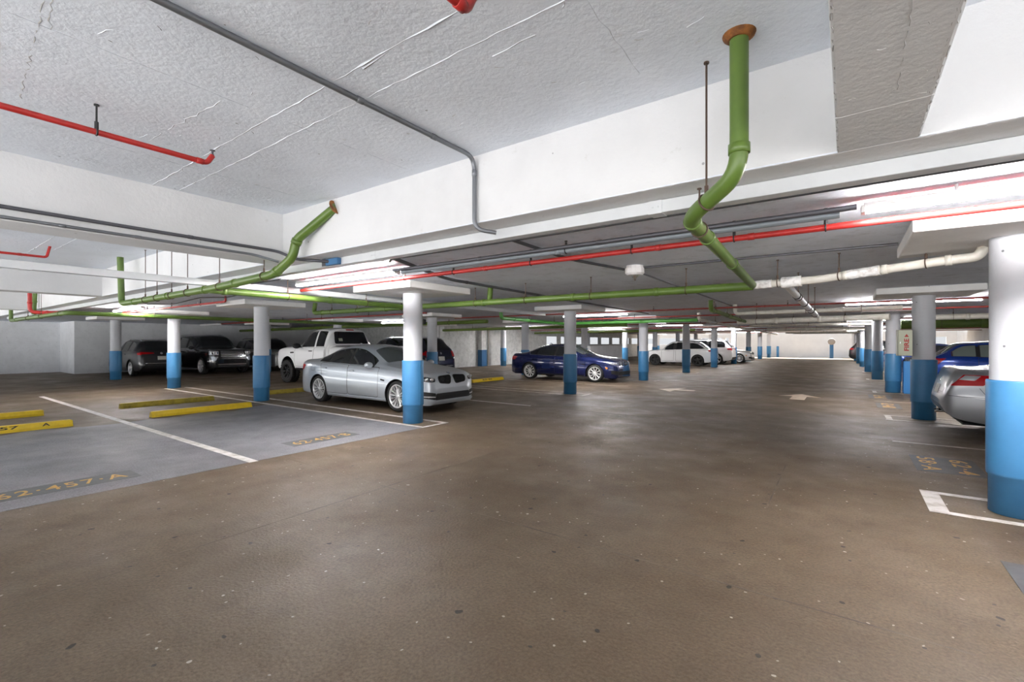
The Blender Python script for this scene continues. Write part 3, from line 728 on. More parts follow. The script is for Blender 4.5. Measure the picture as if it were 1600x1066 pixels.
class Car:
    def __init__(s, S, paint_m):
        s.S = S; s.L = S['L']; s.d2x = lambda d: S['L']/2-d
        s.prof = pchip(S['prof']); s.sh = pchip(S['sh']); s.bot = pchip(S['bot']); s.wid = pchip(S['wid'])
        s.ax = (S['fo'], S['fo']+S['wb']); s.R = S['R']; s.AR = S['AR']; s.zw = S['R']
        s.paint = paint_m; s.lift = S.get('lift', 0)
    def tops(s, d):
        S = s.S; sw = S.get('sweep', .13); mid = S.get('mid', s.L*.52)
        k = max(-1, min(1, (mid-d)/.5)); sc = sstep((d-.5)/.6)*sstep((s.L-d-S.get('rear_sw', .35))/.4)
        return s.prof(d), s.prof(min(s.L, max(0, d-sw*k*sc)))
    def section(s, d):
        S = s.S; W = s.wid(d); zc, ze = s.tops(d); zs = min(s.sh(d), zc-.004); zb = s.bot(d)
        for a in s.ax:
            dx = abs(d-a)
            if dx <= s.AR: zb = max(zb, s.zw+s.lift*.5+math.sqrt(max(0, s.AR**2-dx*dx)))
        zb = min(zb, zs-.01); zlo = S['zlo']; pts = []
        for i in range(15):
            z = zb+(zs-zb)*i/14
            pts.append((W*SIDEP(max(0, min(1, (z-zlo)/max(.05, s.sh(d)-zlo)))), z))
        A = Vector(pts[-1]); ze = max(ze, zs+.003); h = ze-zs; hr = sstep(h/.32)
        yE = lerp(W*.80, min(S['Wr'], W*.84), hr); zE = zs+h*lerp(.78, .90, hr); E_ = Vector((yE, zE))
        zt = lambda y: zE+(zc-zE)*(1-abs(y/yE)**2.4)
        P1 = A.lerp(E_, .80); P2 = Vector((yE*.84, zt(yE*.84)))
        for i in range(1, 7):
            t = i/6; p = A.lerp(P1, t); p.x += .018*hr*math.sin(PI*t*.8); pts.append((p.x, p.y))
        P1 = Vector(pts[-1])
        for i in range(1, 7):
            t = i/6; p = P1*(1-t)**2+E_*2*t*(1-t)+P2*t*t; pts.append((p.x, p.y))
        for i in range(1, 8):
            y = yE*.84*(1-i/7); pts.append((y, zt(y)))
        return pts
    def stations(s):
        L = s.L; e = [0, .004, .010, .018, .028, .04, .055, .075, .10, .13, .165, .205, .25, .30]
        st = set(e)|{L-x for x in e}
        for a in s.ax:
            for i in range(0, 19): st.add(a-s.AR*math.cos(PI*i/18))
            st.add(a-s.AR-.0015); st.add(a+s.AR+.0015)
        keep = sorted(st); d = .36
        while d < L-.3:
            if min(abs(d-q) for q in keep) > .03: st.add(d)
            d += .06
        for q in s.S.get('extra', ()): st.add(q)
        return sorted(st)
    def build_body(s, parent):
        ds = s.stations(); secs = [s.section(d) for d in ds]; n = len(secs[0]); mb = MB(); vs = []
        full = 2*n-1
        for d, sc in zip(ds, secs):
            x = s.d2x(d)
            vs += [(x, y, z) for y, z in sc]+[(x, -y, z) for y, z in reversed(sc[:-1])]
        fs = []
        for i in range(len(ds)-1):
            for j in range(full-1):
                fs.append((i*full+j, i*full+j+1, (i+1)*full+j+1, (i+1)*full+j))
        s.bv = [Vector(v) for v in vs]; s.bf = fs
        mb.add(vs, fs, 0, True)
        for i in (0, len(ds)-1):
            r = vs[i*full:(i+1)*full]; mb.add(r, [tuple(range(full)) if i else tuple(range(full))[::-1]], 0)
        uv = []; uf = []
        for i, (d, sc) in enumerate(zip(ds, secs)):
            x = s.d2x(d); y, z = sc[0]; uv += [(x, y, z), (x, -y, z)]
        ev = []; ef = []
        for i in range(len(ds)-1):
            if ds[i+1] <= .051 or ds[i] >= s.L-.11:
                k = len(ev); ev += [uv[2*i], uv[2*i+1], uv[2*i+3], uv[2*i+2]]; ef.append((k, k+1, k+2, k+3))
            else: uf.append((2*i, 2*i+1, 2*i+3, 2*i+2))
        mb.add(uv, uf, 1); mb.add(ev, ef, 0)
        for i in (0, len(ds)-1):
            r = vs[i*full:(i+1)*full]; k = len(s.bv); s.bv += [Vector(v) for v in r]
            h = full//2; q = [(k+j, k+j+1, k+full-2-j, k+full-1-j) for j in range(h-1)]
            s.bf = s.bf+([f[::-1] for f in q] if i == 0 else q)
        k = len(s.bv); s.bv += [Vector(v) for v in ev]; s.bf = s.bf+[tuple(q+k for q in f) for f in ef]
        ob = mb.build('body', [s.paint, M['under']], parent)
        s.body = ob
        # flat floor pan and wheel house walls
        mb = MB(); W = s.wid(s.L/2)
        mb.box(s.d2x(s.L-.25), -W*.80, s.S['zlo']+.01, s.d2x(.25), W*.80, s.S['zlo']+.04)
        for a in s.ax:
            x = s.d2x(a); mb.box(x-s.AR*1.02, -W*.62, s.S['zlo'], x+s.AR*1.02, W*.62, s.zw+s.AR*.98+s.lift*.5)
        mb.build('underbody', M['under'], parent)
        s.bvh = BVHTree.FromPolygons(s.bv, s.bf)
        vn = [Vector((0, 0, 0)) for _ in s.bv]
        for f in s.bf:
            a, b_, c, e = (s.bv[i] for i in f); nn = (c-a).cross(e-b_)
            for i in f: vn[i] += nn
        s.vn = [v.normalized() if v.length > 0 else Vector((0, 0, 1)) for v in vn]
    def hit(s, axis, u, v, side=1):
        if axis == 'side': o = Vector((s.d2x(u), 3*side, v)); d = Vector((0, -side, 0))
        elif axis == 'front': o = Vector((6, u, v)); d = Vector((-1, 0, 0))
        elif axis == 'rear': o = Vector((-6, u, v)); d = Vector((1, 0, 0))
        else: o = Vector((s.d2x(u), v, 4)); d = Vector((0, 0, -1))
        loc, nrm, idx, dist = s.bvh.ray_cast(o, d)
        if loc is None: return None
        f = s.bf[idx]; ws = poly_3d_calc([s.bv[i] for i in f], loc); n = Vector((0, 0, 0))
        for w_, i in zip(ws, f): n += s.vn[i]*w_
        n = n.normalized() if n.length > 1e-6 else nrm
        if n.dot(d) > 0: n = -n
        return loc, n
    def patch(s, name, axis, poly, m, off=.003, rnd=.0, side=1, parent=None, step=.045, depth=.006):
        if rnd: poly = round_poly(poly, rnd)
        pts = []
        for i, p in enumerate(poly):
            a = Vector(p); b_ = Vector(poly[(i+1) % len(poly)]); k = max(1, int((b_-a).length/step))
            for j in range(k): pts.append(a.lerp(b_, j/k))
        nb = len(pts); u0 = min(p.x for p in pts); u1 = max(p.x for p in pts); v0 = min(p.y for p in pts); v1 = max(p.y for p in pts)
        def inside(q):
            c = False
            for i in range(nb):
                a, b_ = pts[i], pts[i-1]
                if (a.y > q.y) != (b_.y > q.y) and q.x < (b_.x-a.x)*(q.y-a.y)/(b_.y-a.y)+a.x: c = not c
            return c
        bnd = list(pts); u = u0+step*.5
        while u < u1:
            v = v0+step*.5
            while v < v1:
                q = Vector((u, v))
                if inside(q) and min((q-b_).length for b_ in bnd) > step*.4: pts.append(q)
                v += step
            u += step
        r = delaunay_2d_cdt(pts, [(i, (i+1) % nb) for i in range(nb)], [], 1, 1e-5)
        vs = []; ns = []
        for p in r[0]:
            h = s.hit(axis, p.x, p.y, side)
            vs.append(h)
        tri = [f for f in r[2] if all(vs[i] is not None for i in f)]
        if not tri: return None
        # drop triangles that span a depth jump
        mb = MB(); used = {}; P = []; N = []
        for f in tri:
            for i in f:
                if i not in used: used[i] = len(P); P.append(vs[i][0]+vs[i][1]*off); N.append(vs[i][1])
        T = []
        for f in tri:
            f = [used[i] for i in f]; a, b_, c = (P[i] for i in f)
            if (b_-a).cross(c-a).dot(N[f[0]]) < 0: f = f[::-1]
            T.append(tuple(f))
        mb.add(P, T, 0, True)
        cnt = {}
        for f in T:
            for j in range(3): cnt[(f[j], f[(j+1) % 3])] = 1
        rim = [e for e in cnt if (e[1], e[0]) not in cnt]
        sk = []; sf = []
        for a, b_ in rim:
            k = len(sk); sk += [P[a], P[b_], P[b_]-N[b_]*(off+depth), P[a]-N[a]*(off+depth)]; sf.append((k+1, k, k+3, k+2))
        mb.add(sk, sf, 0, False)
        o = mb.build(name, m, parent if parent is not None else s.root)
        me = o.data; nt = len(T); ln = []
        for i, pl in enumerate(me.polygons):
            for li in pl.loop_indices:
                ln.append(tuple(N[me.loops[li].vertex_index]) if i < nt else tuple(pl.normal))
        me.normals_split_custom_set(ln)
        return o
    def both(s, name, axis, poly, m, **kw):
        a = s.patch(name, axis, poly, m, side=1, **kw)
        if axis == 'side': b_ = s.patch(name, axis, poly, m, side=-1, **kw)
        else: b_ = s.patch(name, axis, [(-p[0], p[1]) if axis in ('front', 'rear') else (p[0], -p[1]) for p in poly], m, **kw)
        return a, b_
    def ribbon(s, name, axis, pts, m, w=.008, off=.0035, parent=None, sides=(1, -1)):
        mb = MB()
        for sd in sides:
            P = []
            for i in range(len(pts)-1):
                a = Vector(pts[i]); b_ = Vector(pts[i+1]); k = max(1, int((b_-a).length/.03))
                P += [a.lerp(b_, j/k) for j in range(k)]
            P.append(Vector(pts[-1])); prev = None
            for i, p in enumerate(P):
                d = (P[min(i+1, len(P)-1)]-P[max(i-1, 0)]).normalized(); q = Vector((-d.y, d.x))*w/2
                a = s.hit(axis, (p+q).x, (p+q).y, sd); b_ = s.hit(axis, (p-q).x, (p-q).y, sd)
                if a is None or b_ is None: prev = None; continue
                cur = [a[0]+a[1]*off, b_[0]+b_[1]*off]
                if prev:
                    mb.add(prev+cur, [(0, 1, 3, 2)], 0, True)
                prev = cur
        return mb.build(name, m, parent if parent is not None else s.root)
    def side_glass(s, d0, d1, m, lo=.03, hi=.045, name='side_window', lean0=0., lean1=0., off=.002):
        """glass between two door posts; follows belt line and roof edge; posts may lean"""
        up = []; dn = []; n = 14
        for i in range(n+1):
            t = i/n; db = lerp(d0, d1, t); dt = lerp(d0+lean0, d1+lean1, t)
            _, ze = s.tops(dt); zs = s.sh(dt); ztop = zs+(ze-zs)*.90-hi; zb = s.sh(db)+lo
            if ztop > zb+.02: up.append((dt, ztop)); dn.append((db, zb))
        if len(up) < 3: return
        poly = dn+up[::-1]
        return s.both(name, 'side', poly, m, off=off, rnd=.02)
    def box_on(s, name, axis, u, v, su, sv, th, m, side=1, parent=None, b_=.006, out=.0):
        h = s.hit(axis, u, v, side)
        if h is None: return
        p, n = h
        mb = MB()
        if axis == 'side': mb.bevbox(p.x-su/2, p.y-th/2+side*out, p.z-sv/2, p.x+su/2, p.y+th/2+side*out, p.z+sv/2, b_)
        elif axis in ('front', 'rear'):
            g = 1 if axis == 'front' else -1
            mb.bevbox(p.x-th/2+g*out, p.y-su/2, p.z-sv/2, p.x+th/2+g*out, p.y+su/2, p.z+sv/2, b_)
        else: mb.bevbox(p.x-su/2, p.y-sv/2, p.z-th/2+out, p.x+su/2, p.y+sv/2, p.z+th/2+out, b_)
        return mb.build(name, m, parent if parent is not None else s.root)
    def disc_on(s, name, axis, u, v, r, ms, parent=None):
        h = s.hit(axis, u, v, 1); p, n = h
        mb = MB(); q = n.to_track_quat('Z', 'Y'); vs = []
        t = MB(); t.lathe([(0, .004), (r*.72, .004), (r*.74, .006), (r, .005), (r, -.004)], n=24)
        mb.add([p+q @ Vector(w_) for w_ in t.v], t.f, 0, False)
        if len(ms) > 1:
            for k in range(4):
                a0 = k*PI/2; pts = [Vector((0, 0, .0055))]+[Vector((r*.70*math.cos(a0+j*PI/12), r*.70*math.sin(a0+j*PI/12), .0055)) for j in range(7)]
                mb.add([p+q @ w_ for w_ in pts], [tuple(range(8))], 1+k % 2)
        return mb.build(name, ms, parent if parent is not None else s.root)
    def mirrors(s, d, z, m, sc=1.):
        for sd in (1, -1):
            h = s.hit('side', d, z-.02, sd); p = h[0]; mb = MB(); y = p.y+sd*.13*sc
            mb.ball((p.x+.02, y, p.z+.05), (.075*sc, .115*sc, .075*sc), 18)
            o = mb.build('door_mirror', m, s.root)
            mb = MB(); mb.bevbox(p.x-.01, min(p.y, y)-.01, p.z-.005, p.x+.05, max(p.y, y)+.01, p.z+.028, .006); mb.build('mirror_arm', M['trim'], o)
            mb = MB(); mb.ball((p.x-.035, y, p.z+.05), (.024*sc, .09*sc, .055*sc), 14); mb.build('mirror_glass', M['glass'], o)
    def door(s, d0, d1, lean, handle=None, handle_m=None, zlo=None):
        """door outlined by its shut line, with a handle"""
        lo = (zlo if zlo else s.S['zlo']+.09)
        def zt(d): return s.sh(d)+.012
        poly = [(d0, lo), (d1, lo), (d1+lean, zt(d1+lean)), (d0, zt(d0))]
        r = round_poly(poly, .06)
        for sd in (1, -1):
            o = s.ribbon('door', 'side', r+[r[0]], M['trim'], .009, .002, sides=(sd,))
            if handle:
                hz = s.sh(handle)-.115
                s.box_on('handle', 'side', handle, hz, .19, .032, .05, handle_m or s.paint, sd, o, .012, .012)
    def wheels(s, style, rim_m, tw=.235, inset=.012, rr=None):
        R = s.R; rr = rr or R*.765; proto = None
        for i, a in enumerate(s.ax):
            for sd in (1, -1):
                W = s.wid(a)*.995
                if proto is None:
                    mb = MB(); q = tw
                    mb.lathe([(rr, -.46*q), (rr+.02, -.5*q), (R-.035, -.5*q), (R-.008, -.42*q), (R, -.3*q), (R, -.08*q), (R-.008, -.07*q), (R-.008, .07*q), (R, .08*q), (R, .3*q), (R-.008, .42*q), (R-.035, .5*q), (rr+.02, .5*q), (rr, .46*q)], 'y', n=44, caps=False)
                    if style == 'offroad':
                        for k in range(26):
                            t = 2*PI*k/26; c, z = math.cos(t), math.sin(t)
                            for yy in (-.40*q, .40*q):
                                mb.bevbox(-.022, yy-.03, R-.03, .022, yy+.03, R+.012, .004)
                                nv = len(mb.v)
                                m4 = Matrix.Rotation(t+(.1 if yy > 0 else 0), 4, 'Y')
                                # rotate the block just added
                                cnt = 0
                                for vi in range(nv-1, -1, -1):
                                    if cnt >= s._bn: break
                                    mb.v[vi] = tuple(m4 @ Vector(mb.v[vi])); cnt += 1
                    t_o = mb.build('wheel', M['tyre'], s.root)
                    mb = MB(); y1 = .40*q
                    mb.lathe([(rr+.004, .44*q), (rr-.004, .475*q), (rr-.020, .46*q), (rr-.028, .36*q), (rr-.035, -.44*q)], 'y', n=44, caps=False)
                    mb.lathe([(.0, y1+.012), (.03, y1+.012), (.055, y1), (.06, y1-.05)], 'y', n=24)
                    def spoke(ang, w0, w1, r0=.04, r1=None):
                        r1 = r1 or rr-.012; c, z = math.cos(ang), math.sin(ang)
                        pr = []
                        for r_, w_, yy in ((r0, w0, y1-.004), (lerp(r0, r1, .55), lerp(w0, w1, .5), y1-.012), (r1, w1, .44*q)):
                            for sx, dy in ((-1, -.006), (-.55, .0), (.55, .0), (1, -.006), (.8, -.04), (-.8, -.04)):
                                px, pz = r_, sx*w_
                                pr.append((px*c-pz*z, yy+dy, px*z+pz*c))
                        f = []
                        for k in range(2):
                            for j in range(6): f.append((k*6+j, k*6+(j+1) % 6, k*6+6+(j+1) % 6, k*6+6+j))
                        f += [tuple(range(6))[::-1], tuple(range(12, 18))]
                        mb.add(pr, f, 0, False)
                    if style == 'multi':
                        for k in range(5):
                            for dv in (-.21, .21): spoke(2*PI*k/5+dv+.31, .013, .015)
                        for k in range(5): spoke(2*PI*k/5+PI/5+.31, .005, .006)
                    elif style == 'ten':
                        for k in range(10): spoke(2*PI*k/10+.1, .013, .021)
                    elif style == 'five':
                        for k in range(5): spoke(2*PI*k/5+.2, .03, .045)
                    elif style == 'six':
                        for k in range(6):
                            for dv in (-.10, .10): spoke(2*PI*k/6+dv, .017, .024)
                    else:
                        for k in range(8): spoke(2*PI*k/8, .024, .034)
                    r_o = mb.build('rim', rim_m, t_o)
                    mb = MB(); mb.lathe([(.0, .02*q), (rr-.04, .02*q), (rr-.04, -.1*q), (0, -.1*q)], 'y', n=32); mb.build('brake_disc', M['rim_dark'], t_o)
                    o = t_o; proto = t_o
                else: o = copy_tree(proto, s.root)
                o.location = (s.d2x(a), sd*(W-tw/2-inset), s.R)
                o.rotation_euler = (0, 0, 0) if sd > 0 else (0, 0, PI)
    _bn = 56

def arch_poly(dc, zc, r0, r1, a0=-.15, n=16):
    P = [(dc+r1*math.cos(lerp(a0, PI-a0, i/n)), zc+r1*math.sin(lerp(a0, PI-a0, i/n))) for i in range(n+1)]
    return P+[(dc+r0*math.cos(lerp(PI-a0, a0, i/n)), zc+r0*math.sin(lerp(PI-a0, a0, i/n))) for i in range(n+1)]

SEDAN = dict(L=4.90, fo=.83, wb=2.97, R=.338, AR=.376, zlo=.19, Wr=.575, sweep=.14, rear_sw=.45,
    prof=[(0, .52), (.015, .62), (.04, .72), (.08, .79), (.14, .828), (.25, .86), (.6, .925), (1.0, .98), (1.30, 1.03), (1.42, 1.075), (1.7, 1.225), (2.0, 1.365), (2.3, 1.44), (2.65, 1.465), (3.05, 1.455), (3.4, 1.405), (3.75, 1.30), (4.05, 1.17), (4.25, 1.105), (4.45, 1.085), (4.65, 1.075), (4.77, 1.05), (4.83, .96), (4.87, .80), (4.90, .62)],
    sh=[(0, .50), (.03, .62), (.08, .72), (.2, .785), (.5, .83), (1.0, .885), (1.4, .925), (2.0, .945), (3.0, .975), (3.8, 1.0), (4.3, 1.01), (4.65, 1.0), (4.78, .93), (4.86, .7), (4.9, .56)],
    bot=[(0, .36), (.015, .22), (.05, .165), (.3, .175), (1.5, .20), (3.6, .20), (4.4, .22), (4.72, .25), (4.84, .33), (4.9, .46)],
    wid=[(0, .54), (.02, .62), (.06, .70), (.13, .765), (.28, .835), (.5, .885), (.83, .925), (1.5, .925), (2.5, .93), (3.8, .932), (4.25, .915), (4.55, .87), (4.74, .79), (4.84, .70), (4.90, .58)])

def sedan(label, pm, loc, rz, style, rim_m, msport, group=None):
    r = empty('sedan_car', loc, rz); tag(r, label, 'car', group)
    c = Car(SEDAN, pm); c.root = r; c.build_body(r)
    c.patch('windshield', 'top', [(1.47, -.60), (1.40, 0), (1.47, .60), (2.05, .50), (2.12, 0), (2.05, -.50)], M['glass_grey'], rnd=.05)
    c.patch('rear_window', 'top', [(3.42, -.46), (3.36, 0), (3.42, .46), (4.03, .56), (4.08, 0), (4.03, -.56)], M['glass'], rnd=.05)
    c.side_glass(1.68, 2.55, M['glass'], lean0=.02)
    c.side_glass(2.55, 2.63, M['trim'], lo=.028, hi=.043, name='door_post'); c.side_glass(2.63, 3.42, M['glass']); c.side_glass(3.42, 3.46, M['trim'], lo=.028, hi=.043, name='door_post'); c.side_glass(3.46, 3.86, M['glass'])
    if not msport:
        top = []
        for i in range(25):
            d = lerp(1.78, 3.88, i/24); _, ze = c.tops(d); top.append((d, c.sh(d)+(ze-c.sh(d))*.90-.03))
        c.ribbon('window_trim', 'side', [(1.7, c.sh(1.7)+.02), (2.6, c.sh(2.6)+.02), (3.8, c.sh(3.8)+.02)]+top[::-1], M['chrome'], .016, .004)
    c.door(1.45, 2.56, .03, 2.42); c.door(2.58, 3.50, .22, 3.52)
    c.ribbon('fuel_flap', 'side', round_poly([(3.95, .80), (4.13, .80), (4.13, .93), (3.95, .93)], .03)+[(3.95, .83)], M['trim'], .006, .002, sides=(-1,))
    c.ribbon('hood_seam', 'top', [(.16, -.55), (.5, -.68), (1.35, -.72)], M['trim'], .008, .002, sides=(1,)); c.ribbon('hood_seam', 'top', [(.16, .55), (.5, .68), (1.35, .72)], M['trim'], .008, .002, sides=(1,))
    c.ribbon('hood_crease', 'top', [(.2, -.30), (1.3, -.45)], pm, .02, .006, sides=(1,)); c.ribbon('hood_crease', 'top', [(.2, .30), (1.3, .45)], pm, .02, .006, sides=(1,))
    for sy in (1, -1):
        g = c.patch('kidney_grille', 'front', [(sy*.022, .795), (sy*.44, .775), (sy*.42, .625), (sy*.08, .59)], M['chrome' if not msport else 'trim'], off=.012, rnd=.07)
        c.patch('grille_mesh', 'front', [(sy*.038, .782), (sy*.425, .763), (sy*.405, .638), (sy*.09, .604)], M['under'], off=.016, rnd=.06, parent=g)
        for k in range(9):
            y = sy*(.085+k*.038); c.box_on('slat', 'front', y, .692, .006, .13, .012, M['trim' if msport else 'chrome'], parent=g, b_=.001, out=.018)
        h = c.patch('headlight', 'front', [(sy*.52, .735), (sy*.74, .775), (sy*.86, .80), (sy*.80, .69), (sy*.66, .655), (sy*.53, .66)], M['lamp_dark' if msport else 'lamp'], off=.006, rnd=.03, step=.03)
        for yy in (.59, .70):
            q = c.hit('front', sy*yy, .708)
            if q:
                mb = MB(); mb.lathe([(.0, .012), (.034, .012), (.046, .008), (.048, -.02)], 'x', tuple(q[0]), 20); mb.build('lamp_ring', M['chrome' if msport else 'lamp'], h)
    c.patch('lower_intake', 'front', [(-.52, .415), (.52, .415), (.55, .275), (-.55, .275)], M['trim'], off=.006, rnd=.03)
    for sy in (1, -1):
        f = c.patch('side_intake', 'front', [(sy*.53, .42), (sy*.80, .47), (sy*.80, .33), (sy*.55, .28)], M['trim'], off=.006, rnd=.03)
        c.patch('intake_bar', 'front', [(sy*.55, .355), (sy*.80, .375), (sy*.80, .35), (sy*.55, .33)], M['rim' if msport else 'trim'], off=.014, parent=f)
    c.patch('bumper_lip', 'front', [(-.70, .255), (.70, .255), (.66, .205), (-.66, .205)], pm, off=.02)
    c.both('taillight', 'side', [(4.42, .93), (4.74, .96), (4.80, .80), (4.55, .80)], M['tail'], off=.004, rnd=.03, step=.03)
    c.both('taillight', 'rear', [(.38, .93), (.74, .95), (.76, .80), (.38, .82)], M['tail'], off=.005, rnd=.03, step=.03)
    if not msport: c.both('side_marker', 'side', [(.30, .56), (.40, .60), (.40, .55), (.34, .50)], M['amber'], off=.004, rnd=.01, step=.02)
    c.disc_on('emblem', 'top', .155, 0, .042, [M['trim'], M['roundel_blue'], M['p_white']])
    c.both('fender_vent', 'side', [(1.22, .68), (1.36, .70), (1.36, .665), (1.22, .645)], M['trim'], off=.003, rnd=.008, step=.02)
    c.patch('rear_plate', 'rear', [(-.26, .78), (.26, .78), (.26, .66), (-.26, .66)], M['plate'], off=.01)
    c.both('side_skirt', 'side', [(1.25, .25), (3.38, .26), (3.38, .19), (1.25, .19)], pm if msport else M['trim'], off=.012)
    c.mirrors(1.72, .965, pm, .95)
    mb = MB(); q = c.hit('top', 3.25, 0)[0]; mb.sweep([(q.x+.06, 0, q.z), (q.x-.02, 0, q.z+.05), (q.x-.06, 0, q.z+.055), (q.x-.07, 0, q.z)], [.02, .015, .01, .008], 10); mb.build('antenna_fin', pm, r)
    c.wheels(style, rim_m, .24)
    return c

PICKUP = dict(L=5.85, fo=.95, wb=3.68, R=.43, AR=.50, zlo=.52, Wr=.72, sweep=.10, rear_sw=2.1, lift=.14, mid=2.4, extra=(3.36, 3.42, 3.47, 3.52, 3.56, 3.60, 3.64),
    prof=[(0, .85), (.02, 1.08), (.05, 1.22), (.12, 1.29), (.3, 1.33), (.9, 1.38), (1.28, 1.41), (1.42, 1.46), (1.72, 1.70), (1.98, 1.90), (2.2, 2.01), (2.6, 2.06), (3.1, 2.05), (3.34, 2.02), (3.43, 1.94), (3.52, 1.70), (3.60, 1.44), (3.66, 1.40), (4.5, 1.39), (5.75, 1.39), (5.82, 1.30), (5.85, 1.0)],
    sh=[(0, .84), (.03, 1.06), (.08, 1.20), (.3, 1.26), (1.2, 1.31), (1.7, 1.31), (3.5, 1.34), (5.7, 1.355), (5.82, 1.25), (5.85, .98)],
    bot=[(0, .62), (.05, .54), (.3, .52), (5.5, .56), (5.8, .60), (5.85, .7)],
    wid=[(0, .72), (.02, .82), (.06, .90), (.14, .955), (.35, .99), (.95, 1.01), (3.0, 1.01), (5.5, 1.0), (5.75, .985), (5.85, .93)])

def pickup(label, pm, loc, rz):
    r = empty('pickup_truck', loc, rz); tag(r, label, 'truck')
    c = Car(PICKUP, pm); c.root = r; c.build_body(r)
    c.patch('windshield', 'top', [(1.45, -.74), (1.38, 0), (1.45, .74), (2.08, .60), (2.14, 0), (2.08, -.60)], M['glass'], rnd=.05)
    w_ = c.patch('rear_window', 'rear', [(-.70, 1.47), (.70, 1.47), (.62, 1.90), (-.62, 1.90)], M['glass'], off=.012, rnd=.06)
    if w_: c.patch('sticker', 'rear', [(.40, 1.56), (.54, 1.56), (.54, 1.66), (.40, 1.66)], M['cream_dark'], off=.016, parent=w_)
    c.patch('third_brake_light', 'rear', [(-.16, 1.955), (.16, 1.955), (.16, 1.985), (-.16, 1.985)], M['tail'], off=.008)
    c.side_glass(1.80, 2.62, M['glass'], lo=.04, hi=.055, lean0=.0); c.side_glass(2.72, 3.22, M['glass'], lo=.04, hi=.055)
    c.door(1.42, 2.64, .02, 2.48, M['trim'], .64); c.door(2.66, 3.32, .0, None, None, .64)
    for sy in (1, -1):
        c.patch('headlight', 'front', [(sy*.60, 1.16), (sy*.90, 1.20), (sy*.92, .98), (sy*.62, .95)], M['lamp'], off=.008, rnd=.03)
    c.patch('grille', 'front', [(-.56, 1.20), (.56, 1.20), (.52, .90), (-.52, .90)], M['trim'], off=.01, rnd=.05)
    c.patch('front_bumper', 'front', [(-.88, .80), (.88, .80), (.84, .60), (-.84, .60)], M['trim'], off=.03, rnd=.04)
    c.both('taillight', 'rear', [(.80, 1.28), (.95, 1.28), (.95, .92), (.80, .92)], M['tail'], off=.008, rnd=.02)
    c.patch('tailgate_plate', 'rear', [(-.2, .82), (.2, .82), (.2, .68), (-.2, .68)], M['plate'], off=.012)
    c.both('running_board', 'side', [(1.50, .58), (4.05, .60), (4.05, .54), (1.50, .52)], M['trim'], off=.06)
    c.both('fender_badge', 'side', [(1.12, 1.16), (1.36, 1.17), (1.36, 1.12), (1.12, 1.11)], M['trim'], off=.006, rnd=.01)
    for a in c.ax: c.both('wheel_arch_trim', 'side', arch_poly(a, c.zw+.07, .505, .565), M['trim' if False else 'p_white'], off=.018)
    c.patch('bed_cover', 'top', [(3.72, -.80), (5.70, -.80), (5.70, .80), (3.72, .80)], M['trim'], off=.01)
    c.mirrors(1.75, 1.36, M['trim'], 1.35)
    c.wheels('offroad', M['rim_black'], .32, -.06, .27)
    return c

def suvspec(L, H, W, belt, hood, fo, wb, cowl, rf0, rear, R, Wr, tail=.25, zlo=.24, nose=None):
    """generic two box body: hood height, cowl position, roof start, tail slope"""
    n = nose or hood-.05
    prof = [(0, n*.62), (.02, n*.78), (.06, n*.94), (.14, n), (.35, hood-.025), (cowl-.35, hood+.03), (cowl, hood+.06), (cowl+.12, hood+.11), (lerp(cowl, rf0, .55), lerp(hood, H, .66)), (rf0, H*.965), (rf0+.45, H*.996), (rf0+.9, H), (rear-.5, H*.985), (rear, H*.955), (rear+tail*.5, lerp(belt, H, .5)), (rear+tail, belt+.03)]
    if rear+tail < L-.05: prof += [(L-.03, belt*.86), (L-.01, belt*.74), (L, belt*.58)]
    sh = [(0, n*.60), (.03, n*.78), (.08, n*.90), (.3, hood-.07), (cowl, belt-.04), (rf0+.3, belt), (rear, belt+.05), (L-.18, belt+.02), (L-.03, belt*.82), (L, belt*.55)]
    bot = [(0, n*.46), (.02, .36), (.07, zlo+.03), (.3, zlo), (L-.4, zlo+.02), (L-.12, zlo+.07), (L-.02, .42), (L, .50)]
    wid = [(0, W*.62), (.02, W*.72), (.06, W*.80), (.14, W*.86), (.35, W*.93), (fo, W*.99), (L*.5, W), (L-.9, W*.985), (L-.35, W*.93), (L-.12, W*.87), (L-.03, W*.80), (L, W*.68)]
    return dict(L=L, fo=fo, wb=wb, R=R, AR=R*1.12, zlo=zlo, Wr=Wr, sweep=.12, rear_sw=.12, prof=prof, sh=sh, bot=bot, wid=wid, H=H, belt=belt, hood=hood, cowl=cowl, rf0=rf0, rear=rear, tail=tail)

